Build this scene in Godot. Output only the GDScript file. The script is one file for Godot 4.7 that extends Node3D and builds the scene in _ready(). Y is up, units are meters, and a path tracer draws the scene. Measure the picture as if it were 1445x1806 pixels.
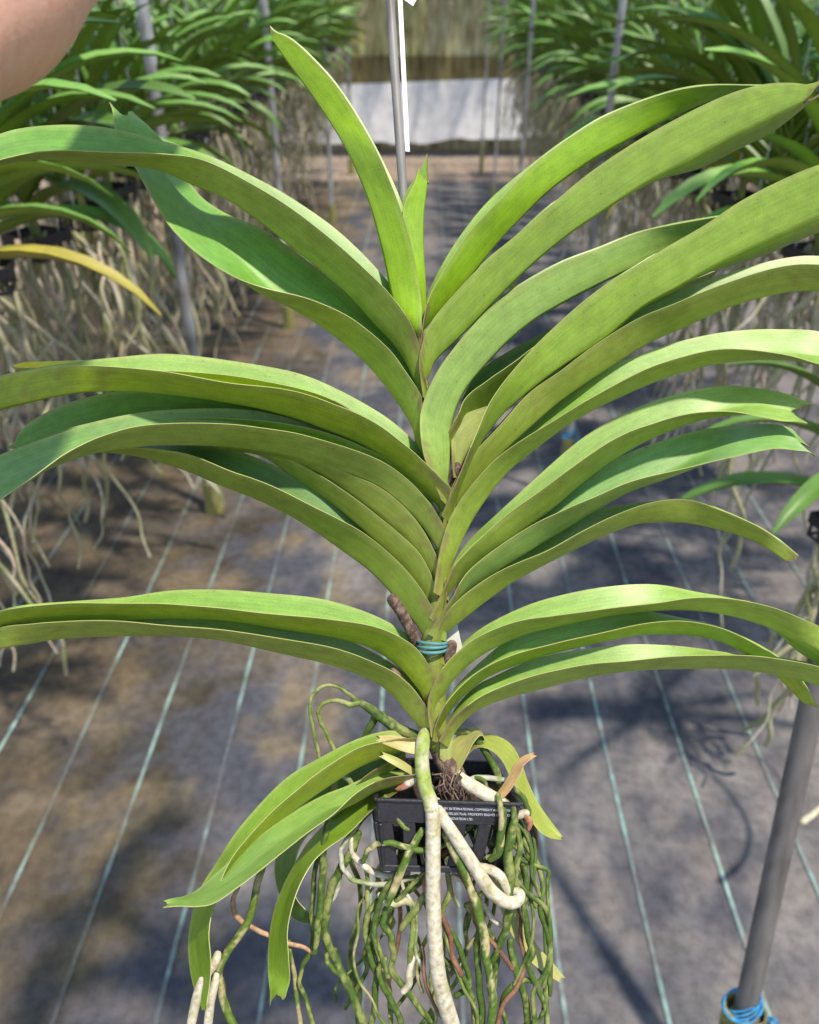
extends Node3D
# A strap-leaved orchid held up by its wire in the aisle of a shade house.

var M := {}
var rng := RandomNumberGenerator.new()
var nz := FastNoiseLite.new()
var names := {}

# ---------------------------------------------------------------- mesh builder
class MB:
	var V := PackedVector3Array()
	var N := PackedVector3Array()
	var C := PackedColorArray()
	var U := PackedVector2Array()
	var I := PackedInt32Array()
	func vert(p: Vector3, n: Vector3, c: Color, u: Vector2) -> int:
		V.append(p); N.append(n); C.append(c); U.append(u)
		return V.size() - 1
	func tri(a: int, b: int, c: int) -> void:
		var g := (V[b] - V[a]).cross(V[c] - V[a])
		if g.dot(N[a] + N[b] + N[c]) > 0.0:
			I.append(a); I.append(c); I.append(b)
		else:
			I.append(a); I.append(b); I.append(c)
	func quad(a: int, b: int, c: int, d: int) -> void:
		tri(a, b, c); tri(a, c, d)
	func flat4(a: Vector3, b: Vector3, c: Vector3, d: Vector3, n: Vector3, col: Color) -> void:
		var u := (b - a).length()
		var v := (d - a).length()
		quad(vert(a, n, col, Vector2(0, 0)), vert(b, n, col, Vector2(u, 0)), vert(c, n, col, Vector2(u, v)), vert(d, n, col, Vector2(0, v)))
	func box(t: Transform3D, h: Vector3, col: Color, bev := 0.0) -> void:
		# a box with chamfered edges; h = half size
		var s := h - Vector3.ONE * bev
		for ax in 3:
			for sg in [-1.0, 1.0]:
				var n := Vector3.ZERO; n[ax] = sg
				var i := (ax + 1) % 3; var j := (ax + 2) % 3
				var q: Array[Vector3] = []
				for k in [[-1, -1], [1, -1], [1, 1], [-1, 1]]:
					var p := Vector3.ZERO
					p[ax] = sg * h[ax]; p[i] = k[0] * s[i]; p[j] = k[1] * s[j]
					q.append(t * p)
				flat4(q[0], q[1], q[2], q[3], (t.basis * n).normalized(), col)
		if bev > 0.0:
			for ax in 3:
				var i := (ax + 1) % 3; var j := (ax + 2) % 3
				for a in [-1.0, 1.0]:
					for b in [-1.0, 1.0]:
						var q: Array[Vector3] = []
						for k in [[-1.0, 0], [1.0, 0], [1.0, 1], [-1.0, 1]]:
							var p := Vector3.ZERO
							p[ax] = k[0] * s[ax]
							p[i] = a * (h[i] if k[1] == 0 else s[i]); p[j] = b * (s[j] if k[1] == 0 else h[j])
							q.append(t * p)
						var n := Vector3.ZERO; n[i] = a; n[j] = b
						flat4(q[0], q[1], q[2], q[3], (t.basis * n).normalized(), col)
	func mesh() -> ArrayMesh:
		var arr := []
		arr.resize(Mesh.ARRAY_MAX)
		arr[Mesh.ARRAY_VERTEX] = V; arr[Mesh.ARRAY_NORMAL] = N; arr[Mesh.ARRAY_COLOR] = C
		arr[Mesh.ARRAY_TEX_UV] = U; arr[Mesh.ARRAY_INDEX] = I
		var m := ArrayMesh.new()
		m.add_surface_from_arrays(Mesh.PRIMITIVE_TRIANGLES, arr)
		return m

func cr(a: Vector3, b: Vector3, c: Vector3, d: Vector3, t: float) -> Vector3:
	return a.cubic_interpolate(Vector3.ZERO, Vector3.ZERO, Vector3.ZERO, 0.0) if false else b.cubic_interpolate(c, a, d, t)

func along(pts: Array, x: float) -> Vector3:
	var n := pts.size()
	var i := clampi(int(floor(x)), 0, n - 2)
	return cr(pts[maxi(i - 1, 0)], pts[i], pts[i + 1], pts[mini(i + 2, n - 1)], x - i)

func numbered(called: String) -> String:
	var k: int = names.get(called, 0)
	names[called] = k + 1
	return called if k == 0 else "%s_%03d" % [called, k]

func put(mb: MB, called: String, mat: Material, parent: Node = null) -> MeshInstance3D:
	var o := MeshInstance3D.new()
	o.mesh = mb.mesh()
	o.material_override = mat
	o.cast_shadow = GeometryInstance3D.SHADOW_CASTING_SETTING_ON
	if parent:
		o.name = called
		parent.add_child(o, true)
	else:
		o.name = numbered(called)
		add_child(o, true)
	return o

func thing(called: String, label: String, category: String, at := Vector3.ZERO, group := "") -> Node3D:
	var o := Node3D.new()
	o.name = numbered(called)
	add_child(o, true)
	o.position = at
	tag(o, label, category, group)
	return o

func tag(o: Node, label: String, category: String, group := "") -> void:
	o.set_meta("label", label)
	o.set_meta("category", category)
	if group != "":
		o.set_meta("group", group)

func structure(o: Node, label := "") -> void:
	o.set_meta("kind", "structure")
	if label != "":
		o.set_meta("label", label)

# ---------------------------------------------------------------- textures
func noise_bytes(size: int, freq: float, sd: int, oct := 4, kind := FastNoiseLite.TYPE_SIMPLEX_SMOOTH) -> PackedByteArray:
	var n := FastNoiseLite.new()
	n.noise_type = kind
	n.seed = sd; n.frequency = freq
	n.fractal_octaves = oct
	var im := n.get_seamless_image(size, size)
	im.convert(Image.FORMAT_L8)
	return im.get_data()

func ramp_tex(b: PackedByteArray, size: int, grad: Gradient) -> ImageTexture:
	var lut: Array[Color] = []
	for i in 256: lut.append(grad.sample(i / 255.0))
	var out := PackedByteArray()
	out.resize(size * size * 3)
	for i in b.size():
		var c := lut[b[i]]
		out[i * 3] = int(c.r * 255); out[i * 3 + 1] = int(c.g * 255); out[i * 3 + 2] = int(c.b * 255)
	var im := Image.create_from_data(size, size, false, Image.FORMAT_RGB8, out)
	im.generate_mipmaps()
	return ImageTexture.create_from_image(im)

func grad(stops: Array) -> Gradient:
	var g := Gradient.new()
	var o := PackedFloat32Array(); var c := PackedColorArray()
	for s in stops:
		o.append(s[0]); c.append(s[1])
	g.offsets = o; g.colors = c
	return g

func grey(a: float) -> Color:
	return Color(a, a, a)

func bump_tex(b: PackedByteArray, size: int, strength: float) -> ImageTexture:
	var im := Image.create_from_data(size, size, false, Image.FORMAT_L8, b)
	im.convert(Image.FORMAT_RGBA8)
	im.bump_map_to_normal_map(strength)
	im.generate_mipmaps()
	return ImageTexture.create_from_image(im)

func mat(col: Color, rough: float, tex: Texture2D = null, nor: Texture2D = null, nscale := 1.0, uvs := Vector3.ONE, tri := false) -> StandardMaterial3D:
	var m := StandardMaterial3D.new()
	m.albedo_color = col
	m.roughness = rough
	m.vertex_color_use_as_albedo = true
	if tex: m.albedo_texture = tex
	if nor:
		m.normal_enabled = true
		m.normal_texture = nor
		m.normal_scale = nscale
	m.uv1_scale = uvs
	m.uv1_triplanar = tri
	return m

func leaf_texture() -> ImageTexture:
	# veins along the leaf, fine pores, short pale scuffs and a few dark specks; about 16 cm to a tile
	var sz := 1024
	var n := FastNoiseLite.new()
	n.seed = 5; n.frequency = 0.045; n.fractal_octaves = 4
	var v := n.get_seamless_image(sz, 48)
	v.convert(Image.FORMAT_L8)
	v.resize(sz, sz, Image.INTERPOLATE_CUBIC)
	var vb := v.get_data()
	var gb := noise_bytes(sz, 0.09, 6, 4)
	var cb := noise_bytes(sz, 0.012, 8, 3)
	var out := PackedByteArray()
	out.resize(sz * sz * 3)
	for i in sz * sz:
		var k := 0.945 + (vb[i] - 128) * 0.0004 + (gb[i] - 128) * 0.0005 + (cb[i] - 128) * 0.0004
		var q := int(clampf(k, 0.6, 1.0) * 255.0)
		out[i * 3] = q; out[i * 3 + 1] = q; out[i * 3 + 2] = int(q * 0.98)
	var im := Image.create_from_data(sz, sz, false, Image.FORMAT_RGB8, out)
	var r := RandomNumberGenerator.new()
	r.seed = 11
	for k in 170:
		var x := r.randf() * sz; var y := r.randf() * sz
		var a := r.randf() * TAU
		var bend := r.randf_range(-0.06, 0.06)
		var c := Color(1.0, 1.0, 1.0) if r.randf() < 0.7 else Color(0.62, 0.56, 0.42)
		for i in r.randi_range(6, 46):
			x += cos(a); y += sin(a); a += bend
			var px := posmod(int(x), sz); var py := posmod(int(y), sz)
			im.set_pixel(px, py, im.get_pixel(px, py).lerp(c, 0.55))
			im.set_pixel(px, posmod(py + 1, sz), im.get_pixel(px, posmod(py + 1, sz)).lerp(c, 0.35))
	for k in 40:
		var x := r.randi() % sz; var y := r.randi() % sz
		var rad := r.randf_range(1.5, 4.5)
		for dx in range(-5, 6):
			for dy in range(-5, 6):
				if Vector2(dx, dy * 0.8).length() < rad * (0.8 + 0.3 * sin(dx * 1.9 + dy)):
					var px := posmod(x + dx, sz); var py := posmod(y + dy, sz)
					im.set_pixel(px, py, im.get_pixel(px, py).lerp(Color(0.42, 0.40, 0.22), 0.6))
	im.generate_mipmaps()
	return ImageTexture.create_from_image(im)

func make_materials() -> void:
	# leaf: long veins, fine pores and scuffs
	var leaf_tex := leaf_texture()
	var leaf_nor := bump_tex(noise_bytes(512, 0.05, 9, 4), 512, 2.0)
	var lm := mat(Color.WHITE, 0.45, leaf_tex, leaf_nor, 0.07, Vector3(0.5, 1.5, 1))
	lm.metallic_specular = 0.5
	lm.backlight = Color(0.56, 0.62, 0.10)
	M.leaf = lm
	var specks := noise_bytes(256, 0.06, 77, 4)
	M.leaf_far = mat(Color.WHITE, 0.48, leaf_tex, null, 1.0, Vector3(0.5, 1.5, 1))
	M.leaf_far.backlight = Color(0.55, 0.75, 0.12)
	M.dry = mat(Color.WHITE, 0.8, leaf_tex, leaf_nor, 0.8, Vector3(0.5, 1.5, 1))
	var rt := ramp_tex(noise_bytes(256, 0.025, 78, 5), 256, grad([[0.0, Color(0.72, 0.68, 0.60)], [0.4, Color(0.92, 0.9, 0.86)], [0.7, grey(1.0)], [1.0, grey(1.0)]]))
	M.root = mat(Color.WHITE, 0.68, rt, bump_tex(noise_bytes(256, 0.05, 79, 4), 256, 4.0), 0.45, Vector3.ONE * 22.0, true)
	M.root_far = mat(Color.WHITE, 0.85, rt, null, 1.0, Vector3.ONE * 12.0, true)
	M.plastic = mat(Color.WHITE, 0.42, ramp_tex(specks, 256, grad([[0.0, grey(0.75)], [0.6, grey(0.95)], [1.0, grey(1.0)]])), bump_tex(noise_bytes(256, 0.1, 3), 256, 1.5), 0.3, Vector3.ONE * 14.0, true)
	M.print = mat(Color(0.78, 0.8, 0.84), 0.6)
	M.print.vertex_color_use_as_albedo = false
	M.tag = mat(Color.WHITE, 0.55)
	M.wire = mat(Color.WHITE, 0.5)
	M.wire.metallic = 0.0
	var streak := noise_bytes(256, 0.03, 21, 5)
	M.pipe = mat(Color.WHITE, 0.5, ramp_tex(streak, 256, grad([[0.0, Color(0.62, 0.58, 0.52)], [0.35, grey(0.85)], [0.65, grey(0.97)], [1.0, grey(1.0)]])), null, 1.0, Vector3(5, 1.2, 5), true)
	M.bamboo = mat(Color.WHITE, 0.55, ramp_tex(noise_bytes(256, 0.03, 31, 5), 256, grad([[0.0, Color(0.55, 0.5, 0.42)], [0.45, Color(0.9, 0.9, 0.8)], [0.75, grey(1.0)], [1.0, Color(1.0, 1.0, 0.95)]])), null, 1.0, Vector3(10, 10, 10), true)
	M.twine = mat(Color.WHITE, 0.6)
	M.twine.backlight = Color(0.1, 0.2, 0.3)
	M.skin = mat(Color.WHITE, 0.5, ramp_tex(noise_bytes(256, 0.03, 41, 4), 256, grad([[0.0, Color(0.93, 0.86, 0.84)], [0.5, grey(0.97)], [1.0, grey(1.0)]])), bump_tex(noise_bytes(256, 0.09, 43, 3), 256, 2.0), 0.25, Vector3.ONE * 12.0, true)
	M.skin.subsurf_scatter_enabled = true
	M.skin.subsurf_scatter_strength = 0.25
	# woven ground cloth: fine over-and-under tapes plus dust grain
	var sz := 1024
	var dust := noise_bytes(sz, 0.02, 51, 6)
	var dust2 := noise_bytes(sz, 0.12, 52, 3)
	var wb := PackedByteArray(); wb.resize(sz * sz)
	for y in sz:
		for x in sz:
			var i := y * sz + x
			var odd := ((x >> 2) + (y >> 2)) % 2 == 0
			var e := (x & 3) if odd else (y & 3)
			wb[i] = int(clampf((22.0 if e == 0 else 60.0) + dust[i] * 0.52 + dust2[i] * 0.30, 0, 255))
	var cloth_tex := ramp_tex(wb, sz, grad([[0.0, grey(0.62)], [0.4, grey(0.80)], [0.62, grey(0.92)], [0.85, grey(1.0)], [1.0, grey(1.0)]]))
	M.cloth = mat(Color.WHITE, 0.85, cloth_tex, bump_tex(wb, sz, 3.0), 0.5, Vector3(1.35, 1.35, 1))
	M.cloth.metallic_specular = 0.25
	M.stripe = mat(Color.WHITE, 0.6, cloth_tex, bump_tex(wb, sz, 3.0), 0.5, Vector3(1.9, 1.9, 1))
	var earth := noise_bytes(512, 0.02, 61, 6)
	M.soil = mat(Color.WHITE, 0.95, ramp_tex(earth, 512, grad([[0.0, Color(0.36, 0.31, 0.27)], [0.5, Color(0.52, 0.46, 0.41)], [1.0, Color(0.64, 0.58, 0.53)]])), bump_tex(earth, 512, 6.0), 1.0, Vector3(1.2, 1.2, 1.2), true)
	var moss := noise_bytes(512, 0.012, 71, 6)
	M.board = mat(Color.WHITE, 0.9, ramp_tex(moss, 512, grad([[0.0, Color(0.5, 0.46, 0.36)], [0.4, Color(0.8, 0.78, 0.68)], [0.6, Color(0.9, 0.9, 0.82)], [1.0, grey(1.0)]])), bump_tex(moss, 512, 5.0), 0.8, Vector3(1.6, 0.35, 1.6), true)
	M.sheet = mat(Color.WHITE, 0.5, ramp_tex(moss, 512, grad([[0.0, grey(0.84)], [0.5, grey(0.95)], [1.0, grey(1.0)]])), null, 1.0, Vector3(1, 1, 1), true)
	M.sheet.backlight = Color(0.8, 0.8, 0.8)
	M.bark = mat(Color.WHITE, 0.9, ramp_tex(specks, 256, grad([[0.0, grey(0.4)], [0.5, grey(0.8)], [1.0, grey(1.0)]])), bump_tex(specks, 256, 6.0), 1.0, Vector3.ONE * 45.0, true)

# ---------------------------------------------------------------- leaves
const TONES := {   # outer face, inner face (linear reflectance), paleness of the base
	"young": [Color(0.25, 0.38, 0.020), Color(0.17, 0.34, 0.045), 0.30],
	"mid": [Color(0.23, 0.315, 0.042), Color(0.13, 0.29, 0.050), 0.20],
	"warm": [Color(0.27, 0.335, 0.025), Color(0.19, 0.35, 0.065), 0.25],
	"blue": [Color(0.22, 0.27, 0.050), Color(0.15, 0.28, 0.095), 0.20],
	"bluemid": [Color(0.24, 0.325, 0.085), Color(0.15, 0.30, 0.085), 0.20],
	"olive": [Color(0.25, 0.285, 0.050), Color(0.19, 0.31, 0.085), 0.25],
	"light": [Color(0.28, 0.345, 0.060), Color(0.22, 0.37, 0.085), 0.35],
	"dark": [Color(0.20, 0.26, 0.035), Color(0.09, 0.21, 0.040), 0.20],
	"yellowtip": [Color(0.60, 0.52, 0.02), Color(0.60, 0.52, 0.02), 0.0],
	"yellowish": [Color(0.32, 0.345, 0.028), Color(0.17, 0.29, 0.022), 0.45],
	"basal": [Color(0.26, 0.29, 0.060), Color(0.18, 0.30, 0.075), 0.45],
	"basal2": [Color(0.25, 0.28, 0.055), Color(0.25, 0.30, 0.060), 0.30],
	"pale": [Color(0.36, 0.36, 0.14), Color(0.34, 0.34, 0.14), 0.3],
	"tan": [Color(0.46, 0.39, 0.22), Color(0.42, 0.36, 0.20), 0.0],
	"dry": [Color(0.55, 0.37, 0.22), Color(0.53, 0.34, 0.20), 0.0],
}

func leaf_part(o: Node3D, side: int, tone: String, d: Array) -> void:
	var K := []; var E := []; var F := []
	for i in range(0, d.size(), 9):
		K.append(Vector3(d[i], d[i + 1], d[i + 2]) * 0.0001)
		E.append(Vector3(d[i + 3], d[i + 4], d[i + 5]) * 0.0001)
		F.append(Vector3(d[i + 6], d[i + 7], d[i + 8]) * 0.0001)
	var total := 0.0
	for i in K.size() - 1: total += (K[i + 1] - K[i]).length()
	var rows := clampi(int(total / 0.005), 14, 84)
	var cols := 12
	var dry := tone == "dry"
	var P := []
	var seedy := rng.randf() * 100.0
	for r in rows + 1:
		var x := float(r) / rows * (K.size() - 1)
		var k := along(K, x); var n := along(E, x); var f := along(F, x)
		k -= ((n - k) + (f - k)) * 0.047
		var row := []
		var w := (n - k).length()
		for c in cols + 1:
			var s := -1.0 + 2.0 * c / cols
			var q := sqrt(s * s + 0.010)
			var p := k + (n - k) * ((q - s) * 0.5) / 1.0025 + (f - k) * ((q + s) * 0.5) / 1.0025
			if r >= rows - 1:   # uneven bitten end
				var tdir := (along(K, K.size() - 1.0) - along(K, K.size() - 1.4)).normalized()
				p += tdir * (absf(s) - 0.35) * minf(w, 0.012) * (0.9 if r == rows else 0.35) * (1.0 + 0.5 * sin(seedy + s * 7.0))
			row.append(p)
		P.append(row)
	var inn := []
	for r in rows + 1:
		var row := []
		for c in cols + 1:
			var t: Vector3 = P[mini(r + 1, rows)][c] - P[maxi(r - 1, 0)][c]
			var a: Vector3 = P[r][mini(c + 1, cols)] - P[r][maxi(c - 1, 0)]
			var nn := t.cross(a) * float(side)
			row.append(nn.normalized() if nn.length() > 1e-12 else Vector3.UP)
		inn.append(row)
	# gentle convexity of each half
	for r in rows + 1:
		var w: float = (P[r][0] - P[r][cols >> 1]).length()
		for c in cols + 1:
			var s := absf(-1.0 + 2.0 * c / cols)
			P[r][c] -= inn[r][c] * w * 0.10 * (1.0 - pow(2.0 * s - 1.0, 2.0))
			P[r][c] += inn[r][c] * w * 0.05 * nz.get_noise_2d(r * 2.2 + seedy * 31.0, c * 1.2)
	var T: Array = TONES[tone]
	var outer: Color = T[0]; var inner: Color = T[1]
	var jit := 1.0 + rng.randf_range(-0.07, 0.07)
	outer = outer * jit; inner = inner * jit
	outer = Color(outer.r * 1.0, outer.g * 1.14, outer.b * 0.95)
	inner = Color(inner.r * 1.12, inner.g * 1.12, inner.b * 0.9)
	var yellow := Color(0.34, 0.35, 0.07)
	var pale_edge := Color(0.42, 0.46, 0.16)
	var brown := Color(0.20, 0.12, 0.05)
	var mb := MB.new()
	var gi := []; var go := []
	for r in rows + 1:
		var ri := []; var ro := []
		var v := float(r) / rows
		for c in cols + 1:
			var s := -1.0 + 2.0 * c / cols
			var p: Vector3 = P[r][c]; var nn: Vector3 = inn[r][c]
			var n1 := nz.get_noise_3d(p.x * 900 + seedy * 17, p.y * 900, p.z * 300)
			var n2 := nz.get_noise_2d(v * total * 5200.0 + seedy * 40, s * 60.0 + seedy)
			var n3 := nz.get_noise_3d(p.x * 4200 + seedy * 9, p.y * 4200, s * 30)
			var co := outer * (1.0 + 0.15 * n1 + 0.08 * n3)
			var ci := inner * (1.0 + 0.13 * n1 + 0.07 * n3)
			var b := clampf((1.0 - v / 0.22) + n2 * 0.35, 0.0, 1.0) * minf(0.6, float(T[2]) * 1.5)
			co = co.lerp(yellow, b); ci = ci.lerp(yellow, b * 0.7)
			if n1 + 0.6 * n3 > 0.52 and tone in ["olive", "basal", "warm", "dark"]:
				co = co.lerp(brown, 0.35)
			if v > 0.985 - 0.012 * n2:
				co = co.lerp(brown, 0.55); ci = ci.lerp(brown, 0.5)
			if v < 0.16 and absf(s) > 0.80 and n3 + n2 > -0.25 and not dry:   # withered sheath margin
				co = co.lerp(Color(0.22, 0.15, 0.085), 0.6)
			if absf(s) > 0.95:
				co = co.lerp(pale_edge, 0.4); ci = ci.lerp(pale_edge, 0.4)
			var th := 0.0013 * (1.0 - 0.6 * pow(absf(s), 8.0))
			if dry: th = 0.0004
			ro.append(mb.vert(p, -nn, co, Vector2(s * 0.5, v * total * 4.0)))
			ri.append(mb.vert(p + nn * th, nn, ci, Vector2(s * 0.5 + 0.37, v * total * 4.0)))
		gi.append(ri); go.append(ro)
	for r in rows:
		for c in cols:
			mb.quad(go[r][c], go[r][c + 1], go[r + 1][c + 1], go[r + 1][c])
			mb.quad(gi[r][c], gi[r][c + 1], gi[r + 1][c + 1], gi[r + 1][c])
		for c in [0, cols]:   # margins
			var side_n: Vector3 = (P[r][c] - P[r][1 if c == 0 else cols - 1]).normalized()
			var ids := []
			for g in [go[r][c], go[r + 1][c], gi[r + 1][c], gi[r][c]]:
				ids.append(mb.vert(mb.V[g], side_n, (Color(0.27, 0.19, 0.11) if r < rows * 0.15 else pale_edge) if not dry else T[0], mb.U[g]))
			mb.quad(ids[0], ids[1], ids[2], ids[3])
	for c in cols:   # blunt end
		var en: Vector3 = (P[rows][c] - P[rows - 1][c]).normalized()
		var ids := []
		for g in [go[rows][c], go[rows][c + 1], gi[rows][c + 1], gi[rows][c]]:
			ids.append(mb.vert(mb.V[g], en, brown, mb.U[g]))
		mb.quad(ids[0], ids[1], ids[2], ids[3])
	var m := put(mb, "dry_leaf" if dry else "leaf", M.dry if dry else M.leaf, o)
	if dry: m.set_meta("label", "shrivelled tan leaf curling out of the basket")
	if tone == "yellowtip": m.set_meta("label", "leaf with yellow tip")

# ---------------------------------------------------------------- tubes
func tube(mb: MB, pts: Array, rad: Array, colf: Callable, sides := 10, step := 0.004, lumpy := 0.0, cap := true) -> void:
	var total := 0.0
	for i in pts.size() - 1: total += (pts[i + 1] - pts[i]).length()
	var rows := maxi(int(total / step), pts.size() * 2)
	var C := []; var R := []
	for r in rows + 1:
		var x := float(r) / rows * (pts.size() - 1)
		C.append(along(pts, x))
		var i := clampi(int(x), 0, pts.size() - 2)
		R.append(lerpf(rad[i], rad[i + 1], x - i))
	if cap:   # round both ends
		var ta: Vector3 = (C[0] - C[1]).normalized(); var tb: Vector3 = (C[rows] - C[rows - 1]).normalized()
		var ra: float = R[0]; var rb: float = R[rows]
		for q in [0.5, 0.85, 1.0]:
			C.push_front(C[0] + ta * ra * (q - (0.0 if q == 0.5 else (0.5 if q == 0.85 else 0.85)))); R.push_front(ra * sqrt(maxf(0.0004, 1.0 - q * q)))
		for q in [0.5, 0.85, 1.0]:
			C.append(C[-1] + tb * rb * (q - (0.0 if q == 0.5 else (0.5 if q == 0.85 else 0.85)))); R.append(rb * sqrt(maxf(0.0004, 1.0 - q * q)))
	var n := C.size()
	var t0: Vector3 = (C[1] - C[0]).normalized()
	var side := t0.cross(Vector3(0.31, 0.11, 0.94)).normalized()
	var grid := []
	var ph := rng.randf() * 100.0
	for r in n:
		var t: Vector3 = (C[mini(r + 1, n - 1)] - C[maxi(r - 1, 0)]).normalized()
		side = (side - t * side.dot(t)).normalized()
		var up := t.cross(side)
		var slope: float = (R[mini(r + 1, n - 1)] - R[maxi(r - 1, 0)]) / maxf(1e-6, (C[mini(r + 1, n - 1)] - C[maxi(r - 1, 0)]).length())
		var row := []
		for k in sides + 1:
			var a := TAU * k / sides
			var dir := side * cos(a) + up * sin(a)
			var rr: float = R[r]
			if lumpy > 0.0:
				rr *= 1.0 + lumpy * nz.get_noise_3d(dir.x * 30 + ph * 7, r * 9.0 * step / 0.004, dir.y * 30 + ph)
			var p: Vector3 = C[r] + dir * rr
			row.append(mb.vert(p, (dir - t * clampf(slope, -2.0, 2.0)).normalized(), colf.call(p, dir, float(r) / n), Vector2(float(k) / sides, r * step * 10.0)))
		grid.append(row)
	for r in n - 1:
		for k in sides:
			mb.quad(grid[r][k], grid[r][k + 1], grid[r + 1][k + 1], grid[r + 1][k])

const ROOTS := {   # two colours that alternate in patches, share of the second
	"white": [Color(0.58, 0.55, 0.45), Color(0.46, 0.44, 0.29), 0.24],
	"greenwhite": [Color(0.52, 0.52, 0.36), Color(0.32, 0.42, 0.10), 0.52],
	"pink": [Color(0.42, 0.17, 0.13), Color(0.40, 0.22, 0.12), 0.4],
	"green": [Color(0.062, 0.120, 0.013), Color(0.21, 0.25, 0.075), 0.34],
	"greenpatch": [Color(0.080, 0.150, 0.016), Color(0.44, 0.40, 0.22), 0.36],
	"olive": [Color(0.17, 0.23, 0.055), Color(0.29, 0.31, 0.12), 0.42],
	"olivegreen": [Color(0.11, 0.18, 0.022), Color(0.36, 0.33, 0.17), 0.40],
	"tan": [Color(0.50, 0.33, 0.21), Color(0.38, 0.23, 0.14), 0.4],
	"grey": [Color(0.46, 0.48, 0.40), Color(0.22, 0.28, 0.10), 0.42],
	"brown": [Color(0.25, 0.13, 0.08), Color(0.16, 0.08, 0.05), 0.4],
}

func root_colour(kind: String, ph: float) -> Callable:
	var T: Array = ROOTS[kind]
	var a: Color = T[0]; var b: Color = T[1]; var share: float = T[2]
	var pale := kind in ["white", "greenwhite"]
	return func(p: Vector3, _d: Vector3, _v: float) -> Color:
		var n := nz.get_noise_3d(p.x * 2600 + ph, p.y * 1500, p.z * 2600)
		var m := nz.get_noise_3d(p.x * 9000, p.y * 9000 + ph, p.z * 9000)
		var c := a.lerp(b, clampf((n + m * 0.6 - (0.5 - share)) * 5.0 + 0.5, 0.0, 1.0)) * (1.0 + 0.22 * m)
		if pale:   # growth rings and hairline cracks across the papery skin
			var ring := nz.get_noise_2d(_v * 5200.0 + ph, 3.0)
			c = c * (1.0 + 0.10 * ring)
			if nz.get_noise_2d(_v * 9000.0 + ph, (_d.x + _d.y * 0.7) * 18.0) > 0.46: c = c.lerp(Color(0.36, 0.27, 0.17), 0.55)
			if n + 0.5 * ring > 0.55: c = c.lerp(Color(0.36, 0.42, 0.14), 0.5)
		return c

func root_part(o: Node3D, kind: String, d: Array) -> void:
	var pts := []; var rad := []
	for i in range(0, d.size(), 4):
		pts.append(Vector3(d[i], d[i + 1], d[i + 2]) * 0.0001)
		rad.append(d[i + 3] * 0.0001 * (0.75 if kind in ["green", "olive", "olivegreen", "greenpatch", "grey"] else 0.97))
	# small kinks between the given points
	var q := []; var qr := []
	for i in pts.size() - 1:
		q.append(pts[i]); qr.append(rad[i])
		var l: float = (pts[i + 1] - pts[i]).length()
		if l > 0.008 and kind != "white" and kind != "greenwhite":
			q.append((pts[i] + pts[i + 1]) * 0.5 + Vector3(rng.randf_range(-1, 1), rng.randf_range(-0.5, 0.5), rng.randf_range(-1, 1)) * l * 0.06)
			qr.append((rad[i] + rad[i + 1]) * 0.5 * rng.randf_range(0.93, 1.08))
	q.append(pts[-1]); qr.append(rad[-1])
	var mb := MB.new()
	tube(mb, q, qr, root_colour(kind, rng.randf() * 500.0), 12, 0.0022, 0.14 if kind != "white" else 0.07)
	put(mb, "root", M.root, o)

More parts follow.
